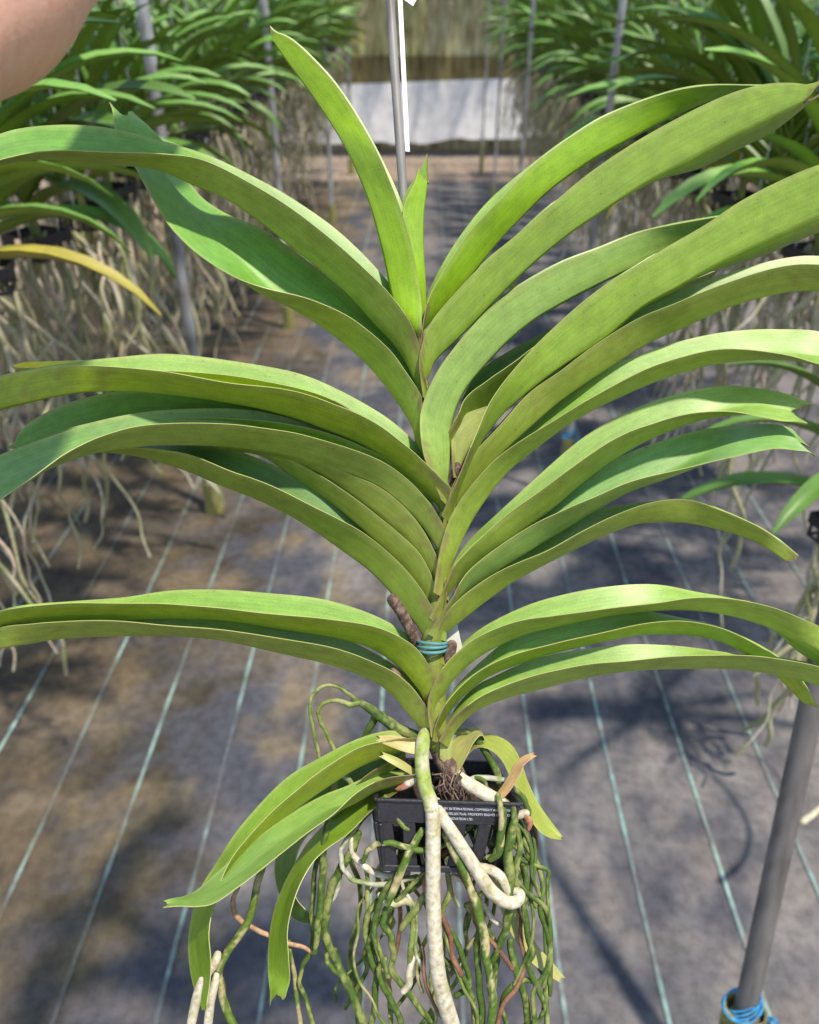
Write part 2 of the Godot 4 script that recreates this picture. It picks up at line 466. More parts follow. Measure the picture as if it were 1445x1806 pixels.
func orchid(at: Transform3D) -> void:
	var o := thing("orchid", "large bright green strap-leaved orchid held up over the aisle in a small black basket", "orchid")
	o.transform = at
	# stem and stubs of old flower stalks
	var green := func(p: Vector3, _d: Vector3, _v: float) -> Color:
		return Color(0.24, 0.28, 0.06) * (1.0 + 0.25 * nz.get_noise_3d(p.x * 3000, p.y * 600, p.z * 3000))
	var mb := MB.new()
	tube(mb, [Vector3(0.0033, -0.0075, 0.0000), Vector3(0.0004, 0.0042, 0.0000), Vector3(-0.0008, 0.0291, 0.0000), Vector3(-0.0017, 0.0540, 0.0000), Vector3(-0.0008, 0.0789, 0.0000), Vector3(0.0042, 0.1163, 0.0000), Vector3(0.0083, 0.1536, 0.0000), Vector3(0.0066, 0.1827, 0.0000), Vector3(-0.0012, 0.2201, 0.0000), Vector3(-0.0087, 0.2574, 0.0000), Vector3(-0.0104, 0.2907, 0.0000)],
		[0.0070, 0.0085, 0.0086, 0.0090, 0.0085, 0.0070, 0.0058, 0.0052, 0.0044, 0.0036, 0.0022], green, 18, 0.006, 0.05)
	put(mb, "stem", M.leaf, o)
	var barky := func(p: Vector3, _d: Vector3, _v: float) -> Color:
		return Color(0.13, 0.075, 0.055).lerp(Color(0.40, 0.29, 0.23), clampf(nz.get_noise_3d(p.x * 9000, p.y * 9000, p.z * 9000) * 2.0 + 0.25, 0, 1))
	for s in [[[Vector3(-0.0091, 0.0578, -0.0017), Vector3(-0.0166, 0.0756, 0.0000), Vector3(-0.0232, 0.0894, 0.0008), Vector3(-0.0307, 0.1007, 0.0017)], [0.0040, 0.0048, 0.0046, 0.0048]],
			[[Vector3(0.0071, 0.0478, 0.0000), Vector3(0.0098, 0.0586, 0.0025), Vector3(0.0119, 0.0678, 0.0033)], [0.0030, 0.0045, 0.0040]],
			[[Vector3(0.0099, 0.1868, 0.0017), Vector3(0.0139, 0.1933, 0.0042), Vector3(0.0155, 0.1982, 0.0050)], [0.0025, 0.0034, 0.0030]],
			[[Vector3(-0.0199, 0.0264, -0.0025), Vector3(-0.0266, 0.0398, 0.0017), Vector3(-0.0307, 0.0478, 0.0025)], [0.004, 0.0055, 0.0035]]]:
		mb = MB.new()
		tube(mb, s[0], s[1], barky, 12, 0.0015, 0.25)
		put(mb, "flower_stalk_stub", M.bark, o)
	# fibrous crown where the old leaves and roots start
	mb = MB.new()
	tube(mb, [Vector3(-0.0008, -0.0023, -0.0008), Vector3(0.0058, -0.0164, 0.0008), Vector3(0.0132, -0.0274, 0.0025), Vector3(0.0157, -0.0376, 0.0017), Vector3(0.0133, -0.0498, 0.0000)], [0.005, 0.0070, 0.0092, 0.0085, 0.005], barky, 20, 0.003, 0.30)
	put(mb, "crown", M.bark, o)
	for k in 34:
		var a := Vector3(0.0087, -0.0268, 0.0096) + Vector3(rng.randf_range(-0.0075, 0.0125), rng.randf_range(-0.006, 0.008), rng.randf_range(-0.002, 0.002))
		var b := a + Vector3(rng.randf_range(-0.012, 0.012), rng.randf_range(-0.022, 0.0), rng.randf_range(-0.004, 0.006))
		mb = MB.new()
		tube(mb, [a, (a + b) * 0.5 + Vector3(rng.randf_range(-0.005, 0.005), 0, 0.004), b], [0.0006, 0.0006, 0.0003], barky, 5, 0.004)
		put(mb, "fibre", M.bark, o)
	leaves_of(o)
	roots_of(o)
	basket_of(o)
	# the tangle inside and under the basket
	for k in 40:
		var x := rng.randf_range(-0.045, 0.055); var z := rng.randf_range(-0.085, 0.012)
		var p := Vector3(x + 0.008, rng.randf_range(-0.10, -0.055), z)
		var pts := [p]
		var dir := Vector3(rng.randf_range(-1, 1), rng.randf_range(-0.5, 0.3), rng.randf_range(-0.6, 0.6)).normalized()
		var n := rng.randi_range(5, 13)
		for i in n:
			dir = (dir + Vector3(rng.randf_range(-0.7, 0.7), -0.34, rng.randf_range(-0.5, 0.5))).normalized()
			var q: Vector3 = pts[-1] + dir * 0.017
			q.x = clampf(q.x, -0.075, 0.082); q.z = clampf(q.z, -0.10, 0.012)
			pts.append(q)
		var rads := []
		var r0 := rng.randf_range(0.0010, 0.0022)
		for i in pts.size(): rads.append(r0 * rng.randf_range(0.9, 1.1))
		mb = MB.new()
		var kd: String = ["green", "green", "olive", "green", "grey", "olivegreen", "green", "brown"][k % 8]
		tube(mb, pts, rads, root_colour(kd, rng.randf() * 500.0), 9, 0.0035, 0.2)
		put(mb, "root", M.root, o)

func leaves_of(o: Node3D) -> void:
	leaf_part(o, -1, "young", [-122,2549,0,-74,2646,69,-71,2677,-69,-183,2739,6,-109,2884,107,-103,2931,-76,-266,3028,15,-102,2970,176,-93,3051,-143,-323,3233,21,-105,3193,96,-99,3242,-43,-393,3549,31,-171,3539,126,-162,3603,-36,-496,3929,40,-268,3844,158,-249,3932,-31,-621,4222,31,-400,4154,188,-371,4212,-43,-778,4487,22,-562,4480,113,-563,4563,-43,-945,4739,13,-738,4745,105,-749,4842,-65,-1079,4930,6,-917,4953,75,-927,5028,-43,-1154,5040,2,-1064,5089,53,-1072,5143,-32,-1188,5099,0,-1189,5154,19,-1191,5177,-19])
	leaf_part(o, -1, "mid", [-99,2417,0,-64,2543,73,-61,2573,-73,-158,2607,5,-105,2783,102,-99,2826,-56,-282,2834,12,-171,2963,175,-153,3061,-58,-460,3022,20,-319,3173,204,-296,3285,-64,-691,3272,29,-518,3368,234,-493,3509,-55,-942,3489,38,-763,3585,255,-744,3742,-49,-1229,3720,48,-1056,3809,241,-1055,3957,-32,-1515,3906,58,-1399,4013,218,-1414,4145,-11,-1756,4008,81,-1666,4127,241,-1700,4268,11,-2006,4112,107,-1910,4135,315,-2007,4370,-3,-2310,4144,135,-2200,4112,386,-2336,4426,63,-2602,4161,163,-2496,4104,420,-2632,4441,91,-2854,4167,187,-2764,4082,426,-2950,4420,84,-3084,4113,210,-3005,4044,407,-3152,4318,155,-3312,4031,233,-3249,3997,363,-3356,4166,197,-3462,3961,249,-3432,3953,309,-3484,4023,232])
	leaf_part(o, -1, "mid", [-13,1947,0,14,2172,87,20,2194,-69,-124,2139,-10,-89,2414,113,-81,2454,-98,-170,2277,-17,-114,2500,111,-94,2547,-94,-316,2496,-30,-207,2634,140,-174,2717,-101,-521,2736,-44,-349,2814,151,-318,2932,-122,-799,2982,-62,-613,3023,193,-540,3168,-150,-1040,3154,-75,-864,3134,245,-776,3391,-173,-1262,3297,-94,-1221,3218,274,-1036,3599,-196,-1494,3537,-131,-1484,3342,159,-1284,3778,-218,-1714,3730,-164,-1751,3539,22,-1582,3921,-279,-1894,3968,-197,-1970,3762,-48,-1781,4068,-380,-2017,4167,-222,-2118,4015,-52,-1901,4209,-402,-2136,4359,-246,-2249,4238,-145,-2007,4379,-354,-2247,4524,-268,-2376,4439,-214,-2100,4518,-312,-2348,4649,-285,-2416,4566,-172,-2210,4630,-328,-2381,4696,-291,-2457,4742,-262,-2327,4732,-365])
	leaf_part(o, -1, "warm", [5,1420,0,108,1518,103,118,1522,-103,83,1611,6,131,1762,118,146,1779,-83,-54,1769,12,23,1895,155,37,1931,-100,-179,1876,17,-86,2004,166,-73,2056,-78,-323,2000,22,-219,2122,200,-183,2197,-45,-530,2124,29,-438,2279,234,-384,2360,-48,-802,2238,38,-713,2395,289,-702,2540,-50,-1105,2353,48,-1024,2493,323,-1044,2677,-44,-1515,2446,60,-1452,2545,340,-1534,2762,-27,-1899,2486,97,-1836,2603,367,-1961,2801,10,-2268,2508,139,-2242,2650,323,-2314,2765,67,-2597,2479,176,-2594,2670,279,-2645,2716,110,-2864,2418,208,-2883,2623,296,-2949,2658,139,-3072,2367,233,-3079,2573,314,-3155,2601,165,-3334,2275,265,-3343,2444,334,-3413,2466,209,-3518,2166,291,-3514,2249,330,-3554,2260,263])
	leaf_part(o, -1, "yellowtip", [-115,1872,-83,-96,1951,6,-93,1969,-172,-705,2336,-93,-674,2424,35,-694,2469,-210,-1340,2527,-101,-1307,2611,28,-1352,2671,-211,-1962,2597,-64,-1921,2665,75,-1980,2764,-127,-2529,2626,-10,-2469,2662,144,-2588,2777,-108,-2808,2659,17,-2769,2677,124,-2876,2757,-43,-2986,2676,34,-2961,2682,97,-2994,2742,16,-3061,2692,42,-3051,2695,71,-3061,2722,33])
	leaf_part(o, -1, "mid", [20,1510,-42,112,1537,58,122,1542,-142,10,1703,-55,26,1783,96,41,1799,-202,-326,1872,-83,-281,1989,67,-285,2065,-138,-707,2084,-114,-670,2172,86,-691,2311,-176,-1135,2235,-146,-1078,2282,90,-1124,2487,-214,-1566,2315,-171,-1502,2331,23,-1579,2519,-228,-1998,2338,-186,-1934,2334,33,-2015,2565,-247,-2366,2296,-199,-2262,2330,63,-2427,2573,-273,-2693,2212,-211,-2585,2270,55,-2802,2488,-288,-2933,2148,-220,-2825,2201,-4,-3043,2366,-282,-3108,2114,-226,-3020,2137,-83,-3166,2260,-266,-3178,2097,-228,-3140,2114,-176,-3199,2154,-244])
	leaf_part(o, -1, "blue", [-45,1096,0,83,1230,72,89,1229,-54,41,1288,6,83,1477,99,94,1485,-53,-54,1474,12,4,1640,122,18,1661,-48,-141,1578,16,-69,1742,136,-57,1766,-60,-323,1731,23,-219,1895,150,-208,1929,-42,-530,1867,30,-439,2029,208,-417,2096,-42,-921,2011,43,-856,2166,244,-834,2258,-31,-1216,2081,52,-1146,2217,297,-1201,2370,-30,-1515,2121,60,-1461,2256,300,-1532,2407,-19,-1898,2134,98,-1852,2266,312,-1957,2393,25,-2170,2112,129,-2102,2237,331,-2214,2356,60,-2438,2069,160,-2361,2152,360,-2507,2282,98,-2650,2007,185,-2553,2036,404,-2776,2193,89,-2844,1941,209,-2705,1914,428,-2961,2123,88,-3070,1828,238,-2920,1760,445,-3133,2035,177,-3255,1680,266,-3086,1614,474,-3328,1889,203,-3399,1522,291,-3314,1497,373,-3454,1601,264])
	leaf_part(o, -1, "olive", [-100,781,0,40,812,47,43,808,-42,17,971,-3,73,1067,121,88,1056,-116,-91,1216,-7,-7,1345,84,6,1355,-56,-241,1445,-11,-138,1579,86,-128,1594,-64,-478,1653,-15,-358,1791,99,-355,1821,-75,-701,1807,-37,-604,1914,86,-608,1964,-89,-934,1955,-67,-883,2021,87,-916,2077,-196,-1127,2040,-89,-1081,2079,76,-1129,2128,-246,-1428,2106,-122,-1396,2130,-4,-1441,2179,-228,-1646,2121,-145,-1629,2139,-112,-1640,2160,-156])
	leaf_part(o, -1, "olive", [-107,639,0,36,724,60,40,715,-48,-4,830,-5,34,972,79,43,974,-49,-95,1016,-9,-19,1161,80,-11,1166,-59,-220,1220,-15,-121,1354,82,-115,1367,-67,-416,1411,-21,-306,1529,72,-300,1543,-71,-664,1628,-43,-561,1727,63,-563,1754,-107,-873,1779,-79,-793,1884,41,-805,1917,-164,-1088,1919,-115,-1014,2004,24,-1041,2041,-233,-1306,2070,-151,-1241,2094,-21,-1281,2130,-274,-1570,2111,-187,-1553,2138,-149,-1564,2159,-200])
	leaf_part(o, -1, "dark", [-111,515,0,32,602,72,37,587,-63,-83,706,0,17,853,104,28,840,-81,-220,922,0,-105,1090,107,-95,1090,-63,-440,1179,0,-285,1302,115,-279,1312,-73,-698,1370,0,-539,1507,156,-523,1535,-70,-988,1570,0,-851,1672,251,-822,1792,-80,-1295,1732,-45,-1184,1837,214,-1174,1983,-125,-1548,1838,-88,-1469,1947,173,-1523,2122,-167,-1848,1954,-138,-1764,2060,51,-1864,2163,-247,-2093,2033,-177,-2001,2104,14,-2131,2184,-341,-2346,2083,-216,-2287,2125,-94,-2379,2174,-323,-2570,2103,-249,-2543,2122,-225,-2565,2138,-259])
	leaf_part(o, -1, "warm", [-88,50,0,44,161,63,49,142,-49,-75,242,5,17,414,93,27,396,-50,-166,396,9,-48,553,117,-36,543,-49,-307,547,15,-179,707,158,-166,715,-50,-530,668,21,-439,832,215,-442,882,-48,-860,756,30,-813,900,276,-827,1004,-45,-1243,819,40,-1189,935,275,-1242,1052,-29,-1599,866,49,-1549,973,262,-1614,1078,-14,-1922,881,74,-1866,1002,265,-1946,1070,-9,-2241,877,100,-2176,1008,285,-2312,1017,-46,-2615,865,132,-2544,1010,305,-2681,989,-28,-2889,852,155,-2826,990,333,-2988,962,-14,-3102,834,174,-3037,955,305,-3164,932,50,-3333,797,194,-3313,884,245,-3360,880,160,-3486,771,208,-3477,814,231,-3497,813,195])
	leaf_part(o, -1, "olive", [-53,-50,0,58,7,116,68,-48,-114,-83,17,2,-12,147,120,-1,98,-105,-199,159,7,-93,286,122,-78,281,-44,-307,297,11,-203,425,147,-191,412,-77,-468,423,17,-356,539,171,-338,539,-72,-766,532,25,-700,679,210,-680,717,-36,-1108,616,34,-1060,747,213,-1075,802,-23,-1518,709,46,-1475,815,238,-1544,862,-73,-1906,750,70,-1850,847,265,-1948,879,-74,-2320,755,106,-2257,888,280,-2367,898,-24,-2670,740,137,-2600,884,303,-2739,857,-16,-2888,706,156,-2832,868,304,-2965,837,17,-3101,673,175,-3079,832,245,-3137,824,129,-3293,628,193,-3280,722,232,-3316,716,166,-3446,586,208,-3437,630,231,-3457,628,195])
	leaf_part(o, -1, "yellowish", [-137,-91,0,-126,27,128,-132,-13,-108,-249,-105,10,-256,24,146,-266,27,-54,-369,-143,22,-360,15,186,-383,33,-33,-574,-219,42,-560,-27,208,-591,-26,-18,-799,-347,67,-776,-141,253,-826,-141,1,-1017,-494,92,-972,-285,299,-1076,-283,23,-1217,-660,117,-1160,-460,263,-1297,-494,59,-1378,-840,125,-1329,-651,251,-1474,-713,56,-1500,-982,125,-1441,-800,266,-1606,-936,-14,-1606,-1153,125,-1520,-990,285,-1734,-1155,-28,-1679,-1356,125,-1571,-1261,304,-1803,-1437,-49,-1679,-1552,125,-1568,-1465,283,-1805,-1635,-28,-1675,-1735,125,-1594,-1676,226,-1762,-1791,26,-1659,-1922,125,-1643,-1897,137,-1677,-1909,118])
	leaf_part(o, -1, "basal", [-137,-294,42,-135,-221,178,-145,-261,-79,-322,-328,88,-319,-218,237,-358,-263,-31,-455,-365,123,-448,-246,284,-490,-286,0,-595,-428,163,-564,-308,323,-652,-344,51,-745,-466,203,-713,-435,373,-805,-395,83,-896,-541,248,-864,-533,412,-1010,-492,142,-1067,-642,294,-1024,-644,452,-1203,-608,198,-1242,-764,313,-1182,-763,469,-1371,-744,200,-1396,-875,330,-1340,-879,483,-1524,-885,199,-1568,-980,347,-1497,-983,497,-1685,-1026,197,-1690,-1026,359,-1627,-1021,465,-1767,-1049,250,-1797,-1045,368,-1750,-1038,422,-1831,-1034,317,-1857,-1050,374,-1836,-1050,407,-1861,-1020,363])
	leaf_part(o, -1, "yellowish", [-191,-342,21,-232,-335,115,-220,-340,-76,-467,-463,53,-445,-468,175,-513,-429,-52,-670,-617,81,-617,-631,191,-740,-582,-13,-840,-747,104,-775,-731,221,-914,-750,-5,-959,-889,125,-888,-841,244,-1021,-912,3,-1047,-1088,134,-982,-1026,257,-1126,-1121,19,-1107,-1306,144,-1040,-1264,266,-1194,-1341,33,-1125,-1535,154,-1035,-1483,250,-1212,-1591,52,-1116,-1693,161,-1036,-1672,184,-1195,-1713,126,-1128,-1803,166,-1064,-1764,186,-1181,-1840,111])
	leaf_part(o, -1, "dark", [-220,-200,-42,-220,-109,53,-221,-138,-118,-537,-393,-93,-520,-280,60,-582,-251,-139,-837,-583,-142,-793,-590,0,-906,-458,-185,-1044,-780,-166,-969,-773,-44,-1134,-771,-278,-1130,-1027,-166,-1040,-974,-44,-1218,-1059,-289,-1113,-1240,-166,-1035,-1160,-39,-1185,-1289,-298,-1019,-1377,-166,-977,-1295,-102,-1064,-1444,-242,-899,-1420,-166,-897,-1385,-147,-909,-1454,-175])
	leaf_part(o, 1, "young", [-62,2973,-17,-108,2940,40,-115,2964,-73,-66,3265,-21,-142,3350,48,-149,3389,-61,-83,3591,-25,-203,3600,39,-212,3642,-63,-78,3821,-25,-236,3826,51,-246,3880,-74,-62,3975,-25,-191,3966,53,-204,4029,-67,-49,4104,-25,-133,4080,24,-65,4207,-51])
	leaf_part(o, 1, "young", [-59,2702,-17,-114,2773,48,-113,2806,-81,-124,2895,-24,-85,3005,115,-85,3082,-148,-12,3055,-32,-44,3180,116,-47,3272,-143,135,3224,-40,62,3381,110,50,3480,-111,345,3479,-52,233,3643,107,216,3749,-131,556,3726,-64,444,3868,116,430,4004,-144,810,3987,-78,689,4151,32,707,4240,-148,1117,4227,-99,964,4375,-5,991,4457,-167,1411,4402,-122,1260,4563,-25,1296,4653,-193,1771,4602,-150,1652,4706,-10,1729,4850,-276,2064,4741,-172,1956,4761,12,2080,4957,-349,2372,4833,-193,2313,4808,-71,2413,4939,-314,2593,4853,-208,2586,4867,-192,2596,4883,-215])
	leaf_part(o, 1, "mid", [13,2300,0,-93,2481,76,-91,2509,-64,-104,2490,8,-122,2717,127,-111,2770,-68,-46,2647,14,-85,2900,130,-73,2955,-70,16,2754,18,-13,3027,142,2,3090,-72,181,2909,26,144,3212,161,166,3288,-75,420,3155,38,346,3426,163,375,3505,-56,666,3403,50,562,3607,152,593,3679,-26,951,3633,63,830,3840,168,871,3922,-17,1237,3824,69,1075,4051,155,1184,4109,-152,1532,4012,72,1384,4262,163,1605,4260,-238,1831,4174,75,1705,4444,170,2003,4272,-265,2137,4341,78,2021,4598,169,2318,4408,-240,2382,4467,80,2287,4689,158,2575,4535,-188,2586,4569,82,2520,4721,136,2732,4643,-103,2684,4625,83,2716,4711,116,2808,4697,15])
	leaf_part(o, 1, "bluemid", [142,1553,17,37,1734,100,43,1745,-45,99,1744,22,-57,1977,140,-61,1997,-63,111,2012,29,-106,2188,139,-107,2214,-55,119,2259,36,-102,2392,132,-95,2430,-41,213,2518,43,24,2675,136,39,2721,-31,459,2805,54,279,2993,148,301,3045,-26,705,3017,63,507,3195,167,538,3261,-19,998,3197,33,875,3419,144,914,3490,-49,1301,3362,-23,1194,3558,79,1239,3627,-95,1609,3512,-78,1494,3685,32,1551,3762,-170,1967,3666,-139,1839,3752,51,1966,3893,-321,2331,3797,-198,2238,3855,-74,2335,3952,-316,2655,3880,-249,2633,3926,-222,2653,3947,-266])
	leaf_part(o, 1, "mid", [143,1537,25,42,1620,124,50,1627,-74,139,1727,34,148,1860,239,167,1887,-162,221,1949,45,216,2031,297,251,2078,-202,303,2113,53,285,2199,319,324,2263,-206,466,2330,66,392,2448,308,445,2528,-168,702,2533,81,618,2732,244,670,2803,-66,945,2699,95,854,2965,216,900,3026,4,1211,2871,110,1096,3170,244,1157,3245,7,1467,3095,127,1354,3345,245,1418,3419,38,1745,3249,146,1636,3519,237,1732,3575,-13,2002,3389,164,1888,3663,257,2121,3516,-174,2257,3513,181,2126,3819,287,2443,3587,-198,2531,3635,200,2381,3948,309,2762,3714,-193,2763,3742,216,2630,4049,323,2983,3799,-165,3033,3895,235,2909,4119,316,3218,3952,-52,3224,4008,249,3174,4095,280,3298,4034,138])
	leaf_part(o, 1, "dark", [102,1929,-42,-14,2074,33,-10,2091,-97,136,2122,-61,152,2314,96,174,2383,-133,213,2284,-79,230,2478,93,243,2564,-155,392,2413,-101,378,2596,126,366,2732,-187,585,2551,-124,563,2720,113,583,2878,-211,831,2747,-155,775,2868,84,905,3046,-235,1170,2945,-184,1105,3027,19,1206,3197,-249,1651,3176,-218,1600,3251,-46,1676,3398,-275,2092,3391,-249,2066,3435,-177,2102,3494,-275])
	leaf_part(o, 1, "pale", [166,1885,0,132,1898,94,151,1914,-94,199,2014,5,118,2155,52,258,2127,-123,266,2138,0,138,2278,55,331,2289,-134,334,2224,-22,235,2372,29,388,2364,-157,394,2296,-42,341,2409,-5,428,2403,-128])
	leaf_part(o, 1, "olive", [127,1326,25,42,1497,103,47,1502,-31,49,1516,28,101,1742,132,110,1757,-43,123,1653,31,150,1884,137,160,1903,-41,234,1776,33,270,2065,160,291,2093,-57,461,2049,39,450,2261,141,472,2291,-29,707,2271,44,659,2491,149,689,2529,-27,954,2480,50,887,2646,190,941,2709,-60,1224,2665,55,1117,2824,201,1174,2910,-14,1533,2860,67,1397,2997,234,1471,3111,-4,1811,2979,84,1678,3099,290,1750,3249,7,2127,3118,102,1995,3230,288,2052,3358,32,2474,3206,122,2366,3345,297,2457,3473,49,2743,3227,136,2651,3362,321,2759,3502,63,3038,3198,153,2965,3311,321,3074,3441,87,3273,3134,166,3258,3185,204,3289,3208,146])
	leaf_part(o, 1, "light", [100,995,25,-18,1073,140,-11,1058,-91,90,1186,29,19,1317,161,32,1315,-93,144,1310,32,53,1466,133,64,1473,-52,214,1475,35,104,1608,171,121,1619,-91,325,1673,40,206,1773,207,245,1809,-116,522,1929,47,400,2000,227,476,2092,-104,747,2122,53,637,2174,249,728,2302,-92,993,2310,59,880,2327,266,976,2509,-64,1259,2453,65,1154,2483,284,1212,2678,1,1562,2582,81,1465,2644,289,1519,2808,17,1920,2694,100,1797,2745,302,1885,2915,37,2204,2744,114,2066,2777,318,2188,2965,53,2483,2762,129,2401,2731,352,2517,2980,27,2720,2747,141,2646,2667,338,2769,2950,85,2996,2684,156,2937,2615,300,3039,2834,114,3192,2630,166,3152,2588,250,3227,2715,142])
	leaf_part(o, 1, "light", [82,776,25,-46,885,104,-42,875,-43,65,967,28,81,1134,144,94,1133,-60,131,1082,30,124,1245,172,138,1244,-92,222,1190,32,194,1340,203,198,1348,-112,387,1331,35,314,1460,213,299,1475,-99,605,1492,40,504,1632,193,477,1653,-33,852,1673,44,736,1804,253,739,1895,-28,1139,1916,50,1025,2012,296,1052,2166,-26,1364,2072,56,1280,2169,303,1321,2336,-20,1609,2207,62,1509,2264,300,1588,2455,-8,1874,2309,68,1762,2336,288,1875,2536,5,2118,2370,73,2038,2344,289,2135,2574,-24,2322,2407,77,2291,2314,206,2350,2552,9,2504,2390,81,2473,2291,158,2544,2505,48,2585,2365,83,2602,2290,167,2683,2451,49])
	leaf_part(o, 1, "bluemid", [81,702,25,-60,774,122,-56,754,-66,98,892,26,111,1025,184,131,1004,-122,165,983,27,150,1107,205,174,1092,-140,264,1082,27,218,1212,213,234,1211,-139,462,1215,29,375,1347,201,382,1374,-91,710,1368,30,627,1516,204,615,1565,-34,957,1529,32,863,1640,251,879,1753,-38,1205,1690,33,1107,1751,282,1138,1928,-38,1426,1809,41,1338,1846,304,1366,2058,-32,1695,1916,51,1610,1916,317,1655,2169,-23,1939,2047,59,1876,1985,277,1956,2251,-49,2182,2141,68,2118,2041,266,2251,2291,-104,2425,2186,76,2393,2095,185,2467,2294,-20,2578,2177,81,2594,2089,107,2595,2253,18,2634,2144,83,2698,2080,112,2683,2177,-18])
	leaf_part(o, 1, "olive", [79,520,25,-66,622,89,-64,610,-25,24,710,24,32,873,131,44,865,-54,111,784,23,92,944,152,112,933,-84,214,867,22,177,1030,162,201,1029,-86,388,1007,21,321,1145,178,358,1154,-107,604,1156,20,508,1251,195,561,1306,-102,844,1288,18,774,1364,211,821,1454,-93,1126,1429,17,1044,1513,224,1056,1628,-45,1417,1545,13,1329,1648,188,1364,1695,-104,1624,1574,11,1561,1721,154,1665,1733,-124,1837,1566,9,1813,1734,126,1893,1745,-95,2066,1520,6,2044,1652,161,2163,1661,-140,2299,1445,4,2307,1543,120,2408,1543,-108,2470,1350,1,2507,1434,48,2546,1436,-29,2574,1275,0,2608,1352,43,2646,1352,-28])
	leaf_part(o, 1, "light", [103,-45,17,-34,31,112,-29,-12,-74,-13,138,19,-58,287,162,-43,240,-112,70,328,20,6,466,187,25,422,-135,194,490,22,106,617,199,157,604,-135,380,627,24,295,761,197,349,784,-96,665,760,27,586,876,215,640,939,-67,958,834,30,863,922,234,907,1031,-31,1267,901,32,1199,967,244,1243,1093,-40,1572,940,48,1509,1005,260,1606,1111,-67,1873,934,70,1805,1045,265,1919,1054,-97,2133,896,89,2063,1037,265,2178,1009,-80,2390,817,108,2346,981,262,2440,936,-54,2586,725,124,2548,905,256,2642,663,-83,2742,646,137,2741,824,188,2804,539,-27,2916,508,154,2933,657,197,2971,417,11,3031,389,166,3041,453,185,3058,354,102])
	leaf_part(o, 1, "warm", [103,-45,17,-26,5,109,-21,-37,-73,-9,-13,14,-5,122,150,12,67,-111,78,160,10,59,271,181,86,219,-148,199,296,6,158,388,197,197,365,-163,382,440,2,328,527,191,375,542,-149,607,535,-3,549,635,190,576,722,-60,903,630,-10,829,713,197,872,825,-69,1216,699,-16,1154,779,181,1208,888,-72,1515,741,-41,1454,838,145,1518,911,-128,1816,733,-68,1780,857,103,1867,843,-220,2103,683,-94,2075,800,79,2188,764,-263,2340,573,-116,2335,681,54,2475,635,-284,2540,429,-138,2590,526,-52,2665,504,-215,2679,303,-154,2756,363,-110,2793,356,-186,2779,202,-166,2847,217,-139,2871,214,-189])
	leaf_part(o, 1, "light", [90,-68,25,19,22,169,38,-40,-116,156,74,29,107,177,191,142,167,-98,300,203,33,253,300,217,292,347,-66,482,283,38,424,395,230,464,440,-64,749,359,45,680,499,254,738,570,-19,1081,447,53,1019,569,247,1068,639,-5,1404,498,62,1335,599,258,1404,674,-17,1768,513,76,1706,632,265,1788,657,-46,2145,509,99,2074,643,279,2195,598,-69,2419,480,116,2344,628,285,2491,577,-47,2743,399,137,2681,563,276,2816,520,6,2998,317,153,2983,460,216,3040,446,112,3192,239,166,3180,296,200,3210,292,149])
	leaf_part(o, 1, "pale", [102,-236,42,152,-245,102,54,-196,-4,157,-112,14,218,-136,86,81,-88,-47,227,-37,-43,270,-40,48,152,-40,-115,302,-2,-147,328,-5,-48,249,0,-234,349,-15,-194,363,-28,-116,330,-5,-272,371,-77,-249,387,-109,-239,356,-68,-280])
	leaf_part(o, 1, "basal2", [229,-180,-187,240,-174,-111,242,-166,-259,297,-112,-190,299,-113,-103,329,-81,-262,383,-83,-194,375,-110,-107,400,-55,-279,478,-114,-197,453,-156,-121,508,-81,-278,556,-197,-201,513,-229,-124,598,-142,-263,608,-301,-205,555,-318,-125,664,-267,-276,661,-429,-190,611,-420,-100,716,-418,-273,721,-563,-156,670,-561,-68,775,-543,-234,800,-678,-123,754,-693,-41,852,-656,-201,877,-745,-99,849,-762,-57,908,-720,-134,937,-772,-83,927,-776,-73,946,-761,-87])
	leaf_part(o, 1, "dry", [399,-452,83,454,-438,100,396,-456,25,496,-359,92,519,-364,138,481,-355,42,568,-245,102,595,-243,148,537,-251,59,600,-173,110,622,-170,159,569,-183,66,656,-122,118,661,-125,164,632,-117,81,708,-92,125,715,-103,129,700,-81,120])
	leaf_part(o, 1, "pale", [424,-1033,-83,394,-1021,-37,462,-1043,-124,506,-1234,-63,466,-1220,-7,557,-1239,-109,604,-1418,-44,549,-1430,-11,661,-1394,-64,718,-1595,-25,684,-1627,8,768,-1567,-50,840,-1716,-9,800,-1712,34,881,-1683,-25,922,-1773,0,895,-1781,8,937,-1761,-16])
	leaf_part(o, 1, "pale", [80,-173,58,30,-135,75,119,-140,31,85,-83,58,34,-31,97,123,-27,37,98,-1,42,55,40,72,136,40,25])
	leaf_part(o, -1, "tan", [-110,-47,125,-118,-91,141,-118,-3,108,-219,-15,137,-231,-57,173,-228,22,94,-321,11,145,-336,-10,197,-326,38,93,-410,29,149,-413,10,156,-410,41,135])
	leaf_part(o, -1, "pale", [-138,-231,108,-158,-247,123,-150,-206,99,-272,-143,142,-292,-162,161,-268,-122,119,-385,-84,149,-397,-99,155,-382,-72,136])
	pass

